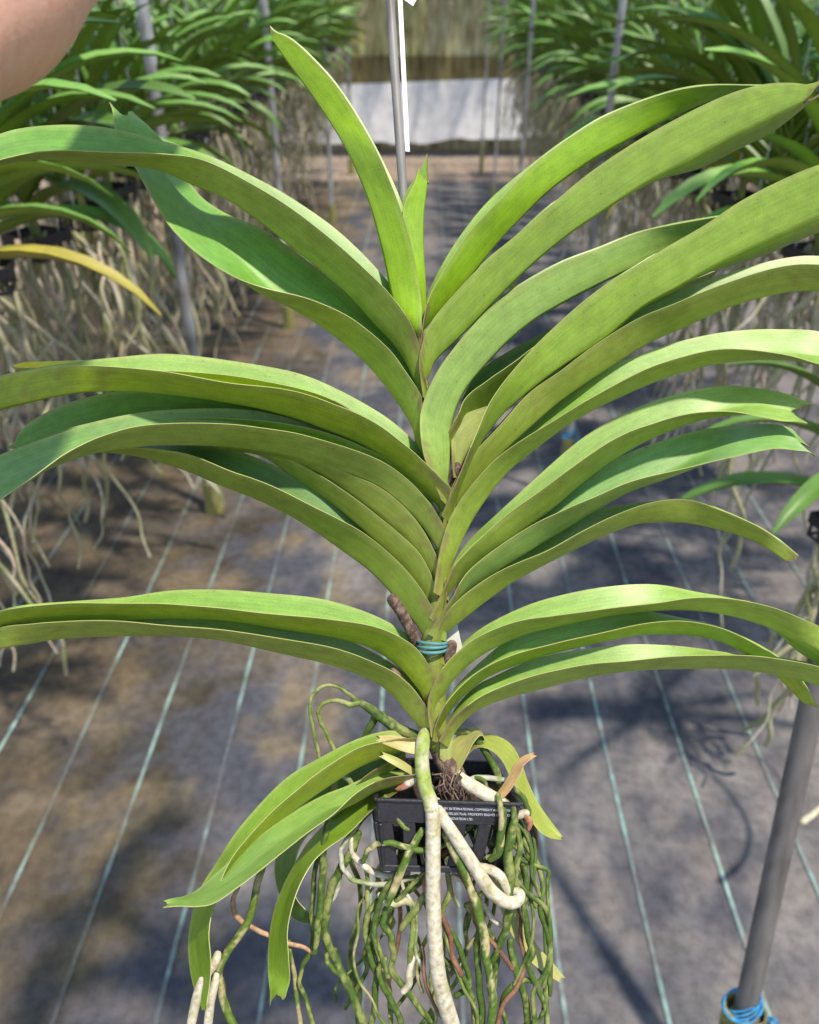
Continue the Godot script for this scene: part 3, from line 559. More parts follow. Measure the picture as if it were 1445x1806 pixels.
func roots_of(o: Node3D) -> void:
	root_part(o, "greenwhite", [-80,56,83,37,-89,16,133,50,-102,-136,166,52,-78,-289,191,54,-43,-392,208,56,-31,-453,216,56])
	root_part(o, "white", [-31,-429,216,54,-23,-538,224,54,-23,-734,233,56,-24,-1050,241,56,-12,-1329,241,56,9,-1573,233,58,54,-1787,208,60,123,-2023,183,62,172,-2256,166,54,198,-2429,149,33])
	root_part(o, "white", [3,-419,166,37,42,-510,191,46,134,-644,208,48,262,-845,208,50,361,-993,216,52,441,-1070,224,50,529,-1106,224,46,586,-1085,216,42,593,-1057,191,37,560,-1053,166,33])
	root_part(o, "white", [296,-894,141,37,390,-899,166,37,461,-940,183,37,497,-1005,183,37,521,-1097,158,33])
	root_part(o, "white", [154,-239,58,37,193,-286,91,50,270,-329,108,54,364,-386,108,58,456,-444,83,54,524,-498,25,37])
	root_part(o, "white", [-126,-239,108,33,-158,-267,125,37,-199,-292,133,35])
	root_part(o, "pink", [-183,-282,129,36,-223,-313,133,29,-264,-333,133,21,-284,-337,133,8])
	root_part(o, "white", [-1569,-1536,108,29,-1592,-1597,116,35,-1657,-1686,116,37,-1708,-1813,108,37,-1743,-1953,100,35,-1769,-2081,91,33,-1788,-2209,83,25])
	root_part(o, "white", [-1579,-1688,100,25,-1594,-1764,108,33,-1618,-1866,108,33,-1632,-1973,100,33,-1647,-2101,91,33,-1657,-2229,83,25])
	root_part(o, "green", [-137,-8,-58,50,-233,22,-75,52,-326,74,-83,54,-418,137,-83,50,-494,196,-83,42,-553,230,-83,33,-604,255,-83,29])
	root_part(o, "olive", [-587,255,-83,21,-653,307,-75,19,-703,347,-66,19,-770,370,-58,19,-845,353,-58,19,-912,286,-58,18,-925,210,-58,17,-905,66,-66,17,-889,-46,-75,17,-860,-170,-83,19,-833,-281,-100,17])
	root_part(o, "olive", [-569,234,-66,27,-627,223,-58,29,-686,244,-58,25,-744,258,-50,21,-819,238,-50,21,-865,179,-50,21,-845,89,-58,21,-791,-18,-66,21,-738,-141,-83,23,-706,-238,-100,21])
	root_part(o, "green", [-445,131,-108,37,-488,34,-125,35,-531,-81,-141,35,-558,-195,-166,33])
	root_part(o, "green", [140,8,-125,29,247,-5,-141,37,355,-110,-166,37,432,-238,-166,37,481,-347,-149,37,496,-458,-125,33])
	root_part(o, "olivegreen", [-1221,-841,-25,29,-1268,-969,17,37,-1313,-1143,42,39,-1359,-1320,58,37,-1450,-1456,75,37,-1526,-1574,83,37,-1569,-1702,75,37,-1546,-1850,66,37,-1482,-2040,58,39,-1416,-2257,42,37])
	root_part(o, "tan", [-1455,-1123,-50,17,-1493,-1219,-50,19,-1475,-1316,-42,21,-1419,-1370,-33,19,-1346,-1404,-25,17,-1215,-1462,-17,19,-1113,-1503,0,19,-965,-1528,17,17,-882,-1573,25,12])
	root_part(o, "green", [-754,-524,100,29,-786,-643,108,33,-810,-823,116,35,-818,-1027,116,35,-835,-1234,108,35,-852,-1402,100,33,-870,-1529,91,25])
	root_part(o, "green", [-881,-751,-8,21,-856,-875,-8,25,-885,-1000,-8,25,-894,-1167,-8,25,-897,-1412,0,25,-911,-1569,17,25,-964,-1647,25,21,-992,-1787,33,21,-922,-1973,33,21,-861,-2185,25,21])
	root_part(o, "green", [-565,-706,0,37,-606,-827,8,42,-688,-948,17,42,-753,-1068,25,42,-794,-1230,33,42,-810,-1395,33,42,-777,-1519,33,42,-695,-1684,33,42,-612,-1849,33,42,-530,-2056,33,42,-468,-2267,25,37])
	root_part(o, "green", [-729,-1544,25,21,-785,-1556,42,23,-788,-1613,50,25,-735,-1683,50,27,-678,-1729,42,29])
	root_part(o, "grey", [-562,-628,42,21,-643,-724,58,23,-688,-803,66,23,-676,-926,66,25,-602,-1020,58,25,-446,-1057,50,25,-282,-1040,50,25,-137,-1003,42,25])
	root_part(o, "white", [-613,-741,17,19,-604,-841,25,21,-530,-924,25,25,-427,-986,25,27,-303,-1010,17,25,-199,-997,0,21])
	root_part(o, "grey", [-697,-931,8,21,-705,-1076,8,23,-747,-1179,8,23,-804,-1213,17,21,-854,-1213,17,19])
	root_part(o, "grey", [-582,-393,-8,25,-631,-316,0,29,-681,-278,0,33,-728,-321,-17,31,-743,-396,-42,25])
	root_part(o, "olive", [-360,-375,174,21,-328,-450,191,23,-279,-507,199,23,-231,-583,191,23,-199,-602,183,21])
	root_part(o, "greenpatch", [-523,-850,149,21,-489,-758,174,27,-420,-703,191,29,-319,-692,199,29,-219,-724,199,29,-119,-748,199,29,-58,-755,183,25])
	root_part(o, "greenpatch", [-98,-621,166,33,-159,-711,191,37,-219,-828,199,39,-271,-949,199,39,-320,-1073,191,35,-344,-1141,183,25])
	root_part(o, "greenpatch", [64,-644,158,33,123,-755,183,42,212,-936,183,46,285,-1121,174,48,333,-1323,174,46,354,-1529,166,44,391,-1736,158,42,400,-1943,149,42,409,-2191,141,37])
	root_part(o, "green", [477,-473,183,37,455,-648,199,37,444,-772,191,35,390,-822,166,33])
	root_part(o, "olivegreen", [443,-366,166,25,456,-450,191,29,463,-588,199,31,459,-708,199,31,414,-799,174,29,369,-821,141,25])
	root_part(o, "green", [551,-448,141,25,560,-540,166,37,527,-678,174,46,515,-839,174,50,523,-1000,174,46,529,-1170,158,42,502,-1340,141,37,452,-1475,116,33,398,-1611,91,29])
	root_part(o, "green", [582,-616,125,25,604,-732,141,29,578,-850,149,33,562,-971,149,33,588,-1076,141,29])
	root_part(o, "green", [640,-919,83,21,650,-1034,100,27,633,-1194,108,29,657,-1357,108,31,698,-1520,108,31,665,-1601,108,29,720,-1749,100,29,766,-1856,91,25,792,-1943,83,21,752,-2022,75,21,663,-2060,66,21,603,-2102,58,21])
	root_part(o, "green", [539,-1456,75,33,571,-1615,83,37,620,-1779,83,37,662,-1989,75,37,704,-2240,66,33])
	root_part(o, "green", [722,-1738,83,25,640,-1730,83,27,558,-1771,83,27,498,-1845,75,25,478,-1953,66,25,512,-2065,58,25,526,-2251,50,25])
	root_part(o, "grey", [511,-325,-42,25,384,-307,-25,29,291,-299,0,29,223,-327,17,29,182,-376,17,25])
	root_part(o, "green", [290,-296,8,21,347,-310,17,23,372,-368,17,23,340,-412,8,21])
	root_part(o, "green", [603,-409,-42,25,655,-465,-25,31,688,-546,-17,29,664,-623,0,25])
	root_part(o, "white", [592,-587,-17,29,632,-568,-8,33,664,-556,0,29])
	root_part(o, "pink", [656,-565,0,29,689,-623,0,29,681,-673,0,17])
	root_part(o, "white", [564,-1061,42,17,645,-1106,50,21,707,-1152,50,21,773,-1180,50,15])
	root_part(o, "white", [130,-995,50,21,212,-1033,58,25,273,-1111,66,25,354,-1210,75,23,416,-1300,75,21,474,-1345,66,17])
	root_part(o, "green", [-281,-1149,116,29,-362,-1206,125,31,-378,-1303,133,33,-321,-1385,133,33,-301,-1511,125,33,-321,-1637,116,31,-232,-1764,108,29,-138,-1892,100,29,-35,-2025,83,29])
	root_part(o, "olive", [-85,-1112,108,29,-126,-1186,125,35,-191,-1255,133,37,-232,-1316,125,33,-248,-1357,108,25])
	root_part(o, "white", [-167,-1552,125,21,-191,-1644,141,27,-191,-1725,141,27,-232,-1783,133,25])
	root_part(o, "olive", [-171,-1230,116,25,-167,-1385,133,29,-183,-1547,133,29,-191,-1636,133,25])
	root_part(o, "white", [-404,-1116,83,19,-379,-1145,108,25,-301,-1165,116,27,-219,-1145,116,27,-166,-1177,100,21])
	root_part(o, "green", [-427,-1196,17,29,-488,-1271,33,33,-505,-1436,33,35,-468,-1601,33,35,-426,-1725,33,33,-439,-1890,33,31,-468,-2080,33,31,-489,-2267,25,29])
	root_part(o, "olive", [-511,-955,0,21,-498,-1163,0,25,-473,-1412,0,27,-415,-1619,0,27,-340,-1827,0,27,-324,-2101,0,25,-316,-2284,0,25])
	root_part(o, "green", [-363,-1574,83,25,-411,-1647,100,27,-379,-1764,108,27,-301,-1907,108,29,-248,-2039,100,29,-216,-2229,83,25])
	root_part(o, "green", [26,-1288,83,25,128,-1406,91,27,189,-1549,91,27,243,-1697,83,27,235,-1804,75,29,150,-1854,66,29])
	root_part(o, "green", [294,-1177,58,25,251,-1185,83,29,219,-1197,83,25,271,-1251,91,29,315,-1361,100,33,299,-1565,100,33,316,-1815,91,33,333,-2049,83,33,342,-2235,75,33])
	root_part(o, "green", [48,-1588,58,29,129,-1640,75,31,219,-1743,75,31,273,-1912,66,31,286,-2081,58,31,287,-2251,50,29])
	root_part(o, "brown", [-98,-1448,166,10,-86,-1585,174,12,-70,-1726,174,12,3,-1897,158,12,85,-2013,141,12,126,-2121,125,12])
	root_part(o, "green", [380,-1399,25,25,428,-1477,33,29,453,-1601,33,29,429,-1771,25,29,413,-1937,25,29])
	root_part(o, "olivegreen", [-1075,-1508,-25,17,-1049,-1670,-17,21,-1023,-1832,-8,23,-1001,-1993,0,23,-972,-2201,0,21])
	root_part(o, "olive", [93,-1008,-25,25,109,-1129,-17,29,59,-1254,-17,29,30,-1420,-17,29,59,-1628,-17,27,92,-1878,-17,25,113,-2170,-17,25])
	pass

func basket_of(o: Node3D) -> void:
	# square black net basket: rim band, tapering slats, floor bars
	var b := Node3D.new()
	b.name = "basket"
	o.add_child(b, true)
	b.position = Vector3(0.0100, -0.0465, 0.0000) + Vector3(-0.006, 0.0045, -0.032)
	b.rotation = Vector3(deg_to_rad(-1.0), deg_to_rad(6.0), deg_to_rad(-4.0))
	b.set_meta("label", "small square black plastic net basket with white printing")
	var blk := Color(0.026, 0.027, 0.032)
	var ht := 0.0520; var hb := 0.0435; var H := 0.050
	for s in 4:
		var rot := Basis(Vector3.UP, s * PI / 2)
		var mb := MB.new()
		var band := 0.016
		var lean := atan((ht - hb) / H)
		mb.box(Transform3D(rot, Vector3.ZERO) * Transform3D(Basis(Vector3.RIGHT, lean), Vector3(0, -band * 0.5, ht - 0.001 - 0.0013)), Vector3(ht - 0.0012, band * 0.5, 0.0010), blk, 0.0005)
		mb.box(Transform3D(rot, Vector3.ZERO) * Transform3D(Basis(), Vector3(0, 0.0006, ht)), Vector3(ht + 0.0006 * (s % 2), 0.0011, 0.0019), blk, 0.0006)
		put(mb, "rim", M.plastic, b)
		for k in 6:
			var f := (k - 2.5) / 2.5
			mb = MB.new()
			var top := rot * Vector3(f * (ht - 0.006), -band + 0.0006, ht - 0.004)
			var bot := rot * Vector3(f * (hb - 0.005), -H + 0.001, hb - 0.0008)
			var up := (top - bot).normalized()
			var rt := (rot * Vector3.RIGHT); var fw := rt.cross(up).normalized(); rt = up.cross(fw)
			var wide := 0.0062 if k in [0, 5] else 0.0046
			mb.box(Transform3D(Basis(rt, up, fw), (top + bot) * 0.5), Vector3(wide, (top - bot).length() * 0.5, 0.0010), blk, 0.0004)
			put(mb, "slat", M.plastic, b)
		mb = MB.new()
		mb.box(Transform3D(rot, Vector3.ZERO) * Transform3D(Basis(), Vector3(0, -H, hb)), Vector3(hb + 0.0005 * (s % 2), 0.0022, 0.0014), blk, 0.0006)
		put(mb, "base_edge", M.plastic, b)
	for k in 5:
		var mb := MB.new()
		mb.box(Transform3D(Basis(), Vector3((k - 2) * 0.017, -H - 0.0005, 0)), Vector3(0.0028, 0.0009, hb - 0.0016), blk, 0.0003)
		put(mb, "floor_bar", M.plastic, b)
	for k in 34:   # potting bark that fills the basket
		var mb := MB.new()
		var q := Basis.from_euler(Vector3(rng.randf() * TAU, rng.randf() * TAU, rng.randf() * TAU))
		var tone := Color(0.10, 0.065, 0.045).lerp(Color(0.05, 0.045, 0.04), rng.randf())
		mb.box(Transform3D(q, Vector3(rng.randf_range(-0.030, 0.030), rng.randf_range(-0.042, -0.010), rng.randf_range(-0.030, 0.030))), Vector3(rng.randf_range(0.007, 0.014), rng.randf_range(0.004, 0.008), rng.randf_range(0.006, 0.010)), tone, 0.0022)
		put(mb, "bark_chip", M.bark, b)
	var font := SystemFont.new()
	font.font_names = PackedStringArray(["Droid Sans"])
	var texts := ["BY INTERNATIONAL COPYRIGHT AND PATENT", "INTELLECTUAL PROPERTY RIGHTS RESERVED.", "INNOVATION LTD."]
	for i in 3:
		var tm := TextMesh.new()
		tm.text = texts[i]; tm.font = font; tm.font_size = 24
		tm.pixel_size = 0.0000720; tm.depth = 0.0001
		tm.horizontal_alignment = HORIZONTAL_ALIGNMENT_LEFT
		var t := MeshInstance3D.new()
		t.mesh = tm; t.material_override = M.print
		t.name = "printing"
		b.add_child(t, true)
		t.position = Vector3(-0.0035 + 0.001 * i, -0.0042 - 0.0037 * i, ht - 0.00095 + (0.0038 - 0.0037 * i) * (ht - hb) / H)
		t.rotation.x = atan((ht - hb) / H)

# ---------------------------------------------------------------- plants of the rows
func simple_leaf(mb: MB, base: Vector3, az: float, elev: float, droop: float, length: float, width: float, roll: float, colo: Color, coli: Color) -> void:
	var rows := 10
	var p := base
	var h := Vector3(cos(az), 0, sin(az))
	var lat0 := Vector3(-sin(az), 0, cos(az))
	var e := elev
	var L := []; var T := []
	for r in rows + 1:
		L.append(p)
		var t := h * cos(e) + Vector3.UP * sin(e)
		T.append(t)
		p += t * length / rows
		p += lat0 * roll * length * 0.01 * r / rows
		e -= droop / rows * (0.4 + 1.2 * r / rows)
	var cols := 4
	var go := []; var gi := []
	var ph := rng.randf() * 300.0
	for r in rows + 1:
		var v := float(r) / rows
		var w := width * (0.75 + 0.25 * minf(1.0, v / 0.3)) * (pow(maxf(0.0, 1.0 - v), 0.5) * 1.6 if v > 0.62 else 1.0)
		w = minf(w, width)
		if r == rows: w = width * 0.14
		var t: Vector3 = T[r]
		var rl := roll * v
		var up := lat0.cross(t).normalized()
		if up.y < 0 and absf(t.y) < 0.95: up = -up
		var lat := (lat0 * cos(rl) + up * sin(rl)).normalized()
		up = t.cross(lat).normalized()
		if up.dot(lat0.cross(t) * (1.0 if lat0.cross(t).dot(up) > 0 else -1.0)) < 0: up = -up
		if up.dot(Vector3.UP * (h.dot(t) + 0.2) - h * 0.9 * t.y) < 0: up = -up
		var fold := lerpf(0.85, 0.35, v)
		var ro := []; var ri := []
		for c in cols + 1:
			var s := -1.0 + 2.0 * c / cols
			var q: Vector3 = L[r] + lat * s * w * cos(fold) + up * absf(s) * w * sin(fold)
			var n := (up * cos(fold) - lat * signf(s) * sin(fold)).normalized() if c != 2 else up
			var m := 1.0 + 0.35 * nz.get_noise_3d(q.x * 500 + ph, q.y * 500, q.z * 500)
			ro.append(mb.vert(q, -n, colo * m, Vector2(s * 0.5, v * length * 4)))
			ri.append(mb.vert(q + n * 0.0012, n, coli * m, Vector2(s * 0.5 + 0.3, v * length * 4)))
		go.append(ro); gi.append(ri)
	for r in rows:
		for c in cols:
			mb.quad(go[r][c], go[r][c + 1], go[r + 1][c + 1], go[r + 1][c])
			mb.quad(gi[r][c], gi[r][c + 1], gi[r + 1][c + 1], gi[r + 1][c])

const ROOT_TINTS := [Color(0.47, 0.43, 0.32), Color(0.33, 0.34, 0.20), Color(0.52, 0.42, 0.35), Color(0.40, 0.40, 0.27), Color(0.58, 0.55, 0.46), Color(0.26, 0.29, 0.14)]

func hanging_root(mb: MB, from: Vector3, length: float, r0: float, sides: int, step: float, wander: float) -> void:
	var n := maxi(4, int(length / 0.05))
	var p := from
	var pts := [p]
	var rad := [r0]
	var ang := rng.randf() * TAU
	var dir := Vector3(cos(ang) * 0.7, -0.5, sin(ang) * 0.7)
	for i in n:
		dir = (dir * 0.55 + Vector3(rng.randf_range(-1, 1) * wander, -0.62, rng.randf_range(-1, 1) * wander)).normalized()
		p += dir * length / n
		pts.append(p)
		rad.append(r0 * rng.randf_range(0.8, 1.1) * (1.0 - 0.35 * i / n))
	var c1: Color = ROOT_TINTS[rng.randi() % ROOT_TINTS.size()]
	var c2: Color = ROOT_TINTS[rng.randi() % ROOT_TINTS.size()]
	var ph := rng.randf() * 100.0
	var cf := func(q: Vector3, _d: Vector3, _v: float) -> Color:
		return c1.lerp(c2, clampf(nz.get_noise_3d(q.x * 600 + ph, q.y * 500, q.z * 600) * 2.0 + 0.5, 0, 1))
	tube(mb, pts, rad, cf, sides, step, 0.0, false)
	if rng.randf() < 0.5 and length > 0.25:   # a side branch
		var k := rng.randi_range(2, pts.size() - 2)
		var b := [pts[k]]
		var d2 := Vector3(rng.randf_range(-1, 1), -0.7, rng.randf_range(-1, 1)).normalized()
		for i in 3:
			b.append(b[-1] + d2 * 0.04)
			d2 = (d2 + Vector3(rng.randf_range(-0.5, 0.5), -0.5, rng.randf_range(-0.5, 0.5))).normalized()
		tube(mb, b, [r0 * 0.75, r0 * 0.7, r0 * 0.6, r0 * 0.45], cf, sides, step, 0.0, false)

func row_orchid(called: String, near: bool, nl: int, nr: int, green: float, rlen: float, wires := 1.22, lw := 0.0215, ll := 1.0) -> Node3D:
	# origin at the top of its basket; leaves fan along x, roots hang below, wires go up to the rail
	var o := Node3D.new()
	o.name = called
	var all := MB.new()
	for i in nl:
		var s := 1.0 if i % 2 == 0 else -1.0
		var f := float(i) / (nl - 1)
		var az := (0.0 if s > 0 else PI) + rng.randf_range(-0.45, 0.45)
		var elev := lerpf(0.45, 1.25, f) + rng.randf_range(-0.12, 0.12)
		var droop := lerpf(1.7, 0.9, f) * rng.randf_range(0.8, 1.25)
		var ln := ll * lerpf(0.34, 0.43, rng.randf()) * (0.75 if f > 0.9 else 1.0)
		var g := green * rng.randf_range(0.8, 1.2)
		var co := Color(0.21, 0.33, 0.036) * g; var ci := Color(0.135, 0.29, 0.045) * g
		if f < 0.12 and rng.randf() < 0.2:
			co = Color(0.36, 0.33, 0.06); ci = Color(0.38, 0.33, 0.05)
		var mb := MB.new() if near else all
		simple_leaf(mb, Vector3(s * 0.006, 0.02 + f * 0.20, rng.randf_range(-0.006, 0.006)), az, elev, droop, ln, lw, rng.randf_range(-0.5, 0.5), co, ci)
		if near: put(mb, "leaf", M.leaf_far, o)
	if not near: put(all, "foliage", M.leaf_far, o)
	# stem
	var sm := MB.new()
	tube(sm, [Vector3(0, -0.02, 0), Vector3(0.003, 0.1, 0), Vector3(0, 0.22, 0)], [0.010, 0.009, 0.005], func(_p, _d, _v): return Color(0.16, 0.2, 0.05), 8, 0.03, 0.0, false)
	put(sm, "stem", M.leaf_far, o)
	# basket
	var bm := MB.new()
	for s in 4:
		var rot := Basis(Vector3.UP, s * PI / 2)
		bm.box(Transform3D(rot, rot * Vector3(0, -0.012, 0.047)), Vector3(0.046, 0.011, 0.001), Color(0.02, 0.022, 0.028))
		bm.box(Transform3D(rot, rot * Vector3(0, -0.05, 0.041)), Vector3(0.040, 0.003, 0.001), Color(0.02, 0.022, 0.028))
		for k in 4:
			bm.box(Transform3D(rot, rot * Vector3((k - 1.5) * 0.025, -0.035, 0.044)), Vector3(0.004, 0.016, 0.0008), Color(0.02, 0.022, 0.028))
	put(bm, "basket", M.plastic, o)
	var rall := MB.new()
	for i in nr:
		var mb := MB.new() if near else rall
		var a := rng.randf() * TAU
		var r := rng.randf_range(0.01, 0.06)
		var short := rng.randf() < 0.35
		hanging_root(mb, Vector3(cos(a) * r, rng.randf_range(-0.06, -0.005), sin(a) * r), rlen * rng.randf_range(0.55, 1.1) * (0.4 if short else 1.0), rng.randf_range(0.0032, 0.0080) if near else rng.randf_range(0.003, 0.0055), 6 if near else 4, 0.014 if near else 0.035, 0.5)
		if near: put(mb, "root", M.root_far, o)
	if not near: put(rall, "roots", M.root_far, o)
	for k in 3:
		var a := TAU * k / 3.0 + 0.5
		var wm := MB.new()
		tube(wm, [Vector3(cos(a) * 0.044, -0.003, sin(a) * 0.044), Vector3(cos(a) * 0.03, 0.5, sin(a) * 0.03), Vector3(cos(a) * 0.004, wires, sin(a) * 0.004)], [0.0010, 0.0010, 0.0010], func(_p, _d, _v): return Color(0.42, 0.45, 0.47), 4, 0.3, 0.0, false)
		put(wm, "hanger_wire", M.wire, o)
	return o

func place(proto: Node3D, called: String, at: Vector3, turn: float, label: String, group: String, sc := 1.0) -> Node3D:
	var r: Node3D = proto.duplicate()
	r.name = numbered(called)
	add_child(r, true)
	r.position = at
	r.rotation.y = turn
	r.scale = Vector3(sc, 1.0, sc)
	tag(r, label, "orchid", group)
	return r

# ---------------------------------------------------------------- posts, rails, wall
func post(at: Vector3, top: Vector3, label: String, stub_h: float, rp: float, blue: bool, tone := Color(0.40, 0.40, 0.42)) -> void:
	var o := thing("support_post", label, "post", at)
	var d := (top - at)
	var dir := d.normalized()
	var pipe_c := func(p: Vector3, _d: Vector3, _v: float) -> Color:
		return tone * (1.0 + 0.35 * nz.get_noise_3d(p.x * 900, p.y * 260, p.z * 900))
	var mb := MB.new()
	tube(mb, [dir * 0.03, d * 0.5, d], [rp, rp, rp], pipe_c, 18, 0.06, 0.0, false)
	put(mb, "pipe", M.pipe, o)
	# hollow bamboo foot
	var ro := rp * 1.95; var ri := rp * 1.68
	var bc := func(p: Vector3, _d: Vector3, _v: float) -> Color:
		return Color(0.20, 0.20, 0.05).lerp(Color(0.34, 0.33, 0.14), clampf(nz.get_noise_3d(p.x * 700, p.y * 120, p.z * 700) * 1.6 + 0.4, 0, 1))
	mb = MB.new()
	var hd := dir
	tube(mb, [Vector3(0, -0.01, 0), hd * stub_h * 0.5, hd * stub_h], [ro * 1.06, ro, ro], bc, 24, 0.015, 0.03, false)
	tube(mb, [hd * (stub_h - 0.10), hd * stub_h], [ri, ri], bc, 24, 0.02, 0.0, false)
	var x := hd.cross(Vector3.FORWARD).normalized(); var z := x.cross(hd)
	for k in 40:
		var a0 := TAU * k / 24; var a1 := TAU * (k + 1) / 24
		var p0 := x * cos(a0) + z * sin(a0); var p1 := x * cos(a1) + z * sin(a1)
		mb.flat4(hd * stub_h + p0 * ro, hd * stub_h + p1 * ro, hd * stub_h + p1 * ri, hd * stub_h + p0 * ri, hd, Color(0.46, 0.43, 0.28))
	put(mb, "bamboo_foot", M.bamboo, o)
	mb = MB.new()
	var fill := func(_p, _d, _v): return Color(0.30, 0.27, 0.20)
	tube(mb, [hd * (stub_h - 0.06), hd * (stub_h - 0.022)], [ri * 0.98, ri * 0.9], fill, 16, 0.01, 0.2, true)
	put(mb, "packing", M.bark, o)
	if blue:
		var tc := func(p: Vector3, _d: Vector3, _v: float) -> Color:
			return Color(0.035, 0.30, 0.60) * (1.0 + 0.5 * nz.get_noise_3d(p.x * 3000, p.y * 3000, p.z * 3000))
		for k in 4:   # loops pulled slantwise over the mouth of the foot
			mb = MB.new()
			var pts := []; var rad := []
			for i in 23:
				var an := i * TAU / 20.0 + k * 1.3
				var wob := 0.14 * nz.get_noise_2d(i * 9.0, k * 70.0 + 5.0)
				var rr := lerpf(rp * 1.06, ro * 1.05, clampf(0.45 + 0.55 * sin(an + 0.5 + 0.5 * k), 0, 1)) * (1.0 + wob)
				pts.append(hd * (stub_h + 0.020 - 0.030 * clampf(0.45 + 0.55 * sin(an + 0.5 + 0.5 * k), 0, 1) + 0.016 * wob + 0.003 * k) + (x * cos(an) + z * sin(an)) * rr)
				rad.append(0.0013 + 0.0007 * nz.get_noise_2d(i * 30.0, k * 9.0))
			tube(mb, pts, rad, tc, 6, 0.004, 0.35)
			put(mb, "twine", M.twine, o)
		for k in 9:   # knot and frayed ends
			mb = MB.new()
			var s := hd * (stub_h - 0.006) - x * ro * 0.95 * (1.0 if k < 7 else -0.5) - z * ro * 0.25
			s += Vector3(rng.randf_range(-0.004, 0.004), rng.randf_range(-0.004, 0.004), rng.randf_range(-0.004, 0.004))
			var e := s + Vector3(rng.randf_range(-0.006, 0.024), rng.randf_range(-0.034, 0.016), rng.randf_range(-0.008, 0.016))
			tube(mb, [s, (s + e) * 0.5 + Vector3(rng.randf_range(-0.004, 0.004), 0.006, 0.003), e], [0.0018, 0.0022, 0.0009], tc, 6, 0.003, 0.5)
			put(mb, "twine_end", M.twine, o)

func rail(a: Vector3, b: Vector3, r: float, label: String, group: String) -> void:
	var mb := MB.new()
	tube(mb, [a, (a + b) * 0.5, b], [r, r, r], func(_p, _d, _v): return Color(0.38, 0.38, 0.39), 10, 0.6, 0.0, false)
	var o := put(mb, "hanging_rail", M.pipe)
	tag(o, label, "rail", group)

# ---------------------------------------------------------------- ground
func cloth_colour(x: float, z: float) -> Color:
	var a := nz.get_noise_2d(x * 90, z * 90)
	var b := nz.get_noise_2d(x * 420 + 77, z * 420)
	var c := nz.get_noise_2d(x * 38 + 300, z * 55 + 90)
	var g := Color(0.074, 0.077, 0.096).lerp(Color(0.205, 0.190, 0.190), clampf(0.34 + 0.22 * x + a * 1.1 + b * 0.7, 0, 1))  # darker towards the left: shade of the aisle put into the cloth colour
	# dried mud and algae along the drip line, spread and darkened as painted shade
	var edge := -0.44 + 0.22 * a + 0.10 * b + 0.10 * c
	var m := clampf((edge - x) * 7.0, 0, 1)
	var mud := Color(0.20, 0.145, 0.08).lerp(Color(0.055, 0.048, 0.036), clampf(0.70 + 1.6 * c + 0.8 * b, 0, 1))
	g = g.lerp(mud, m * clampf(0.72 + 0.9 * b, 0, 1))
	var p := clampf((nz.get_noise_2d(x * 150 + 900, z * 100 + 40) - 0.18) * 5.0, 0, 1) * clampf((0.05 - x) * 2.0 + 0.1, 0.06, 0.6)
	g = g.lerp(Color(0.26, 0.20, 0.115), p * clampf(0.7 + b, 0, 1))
	g = g.lerp(Color(0.06, 0.05, 0.04).lerp(Color(0.13, 0.10, 0.065), clampf(0.4 + b * 1.5 + c, 0, 1)), clampf((-0.70 + 0.12 * a + 0.08 * b - x) * 7.0, 0, 1) * 0.9)  # deep shade under the left row, painted as a dark brown band
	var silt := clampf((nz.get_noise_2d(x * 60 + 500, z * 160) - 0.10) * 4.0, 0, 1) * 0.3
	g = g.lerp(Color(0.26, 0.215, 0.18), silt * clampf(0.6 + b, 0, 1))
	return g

func cloth(called: String, x0: float, x1: float, z0: float, z1: float, y: float, stripes: Array) -> void:
	var st := 0.03
	var nx := int((x1 - x0) / st); var nzv := int((z0 - z1) / st)
	var mb := MB.new()
	var H := func(x: float, z: float) -> float:
		return y + 0.0035 * (1.0 + nz.get_noise_2d(x * 110 + 40, z * 110)) + 0.0012 * nz.get_noise_2d(x * 500, z * 300)
	for j in nzv + 1:
		for i in nx + 1:
			var x := lerpf(x0, x1, float(i) / nx); var z := lerpf(z0, z1, float(j) / nzv)
			var h: float = H.call(x, z)
			var n := Vector3(h - H.call(x + 0.01, z), 0.01, h - H.call(x, z + 0.01)).normalized()
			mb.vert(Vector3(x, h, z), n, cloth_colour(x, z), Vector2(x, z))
	for j in nzv:
		for i in nx:
			var a := j * (nx + 1) + i
			mb.quad(a, a + 1, a + nx + 2, a + nx + 1)
	var o := put(mb, called, M.cloth)
	structure(o, "grey woven ground cloth with thin green guide lines")
	for sx in stripes:
		var sb := MB.new()
		var n := int((z0 - z1) / 0.02)
		var last := []
		for j in n + 1:
			var z := lerpf(z0, z1, float(j) / n)
			var x: float = sx + 0.0016 * nz.get_noise_2d(z * 60, sx * 900)
			var w := 0.0044 + 0.0009 * nz.get_noise_2d(z * 700, sx * 500)
			var dirt_and_shade := cloth_colour(x, z)  # cloth colour with its stains and its painted shade
			var k := clampf(0.46 + 1.0 * nz.get_noise_2d(z * 260 + sx * 700, x * 400) + 0.6 * nz.get_noise_2d(z * 1500, sx * 77), 0.12, 1.0)
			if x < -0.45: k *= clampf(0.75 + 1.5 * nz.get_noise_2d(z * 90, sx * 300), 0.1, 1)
			if z < -2.0: k *= 0.7
			var c := dirt_and_shade.lerp(Color(0.26, 0.40, 0.37), k)
			var h: float = H.call(x, z) + 0.0042
			var row := [sb.vert(Vector3(x - w, h - 0.001, z), Vector3(-0.3, 1, 0).normalized(), c, Vector2(x - w, z)), sb.vert(Vector3(x, h, z), Vector3.UP, c, Vector2(x, z)), sb.vert(Vector3(x + w, h - 0.001, z), Vector3(0.3, 1, 0).normalized(), c, Vector2(x + w, z))]
			if j > 0:
				for q in 2: sb.quad(last[q], last[q + 1], row[q + 1], row[q])
			last = row
		put(sb, "guide_line", M.stripe, o)

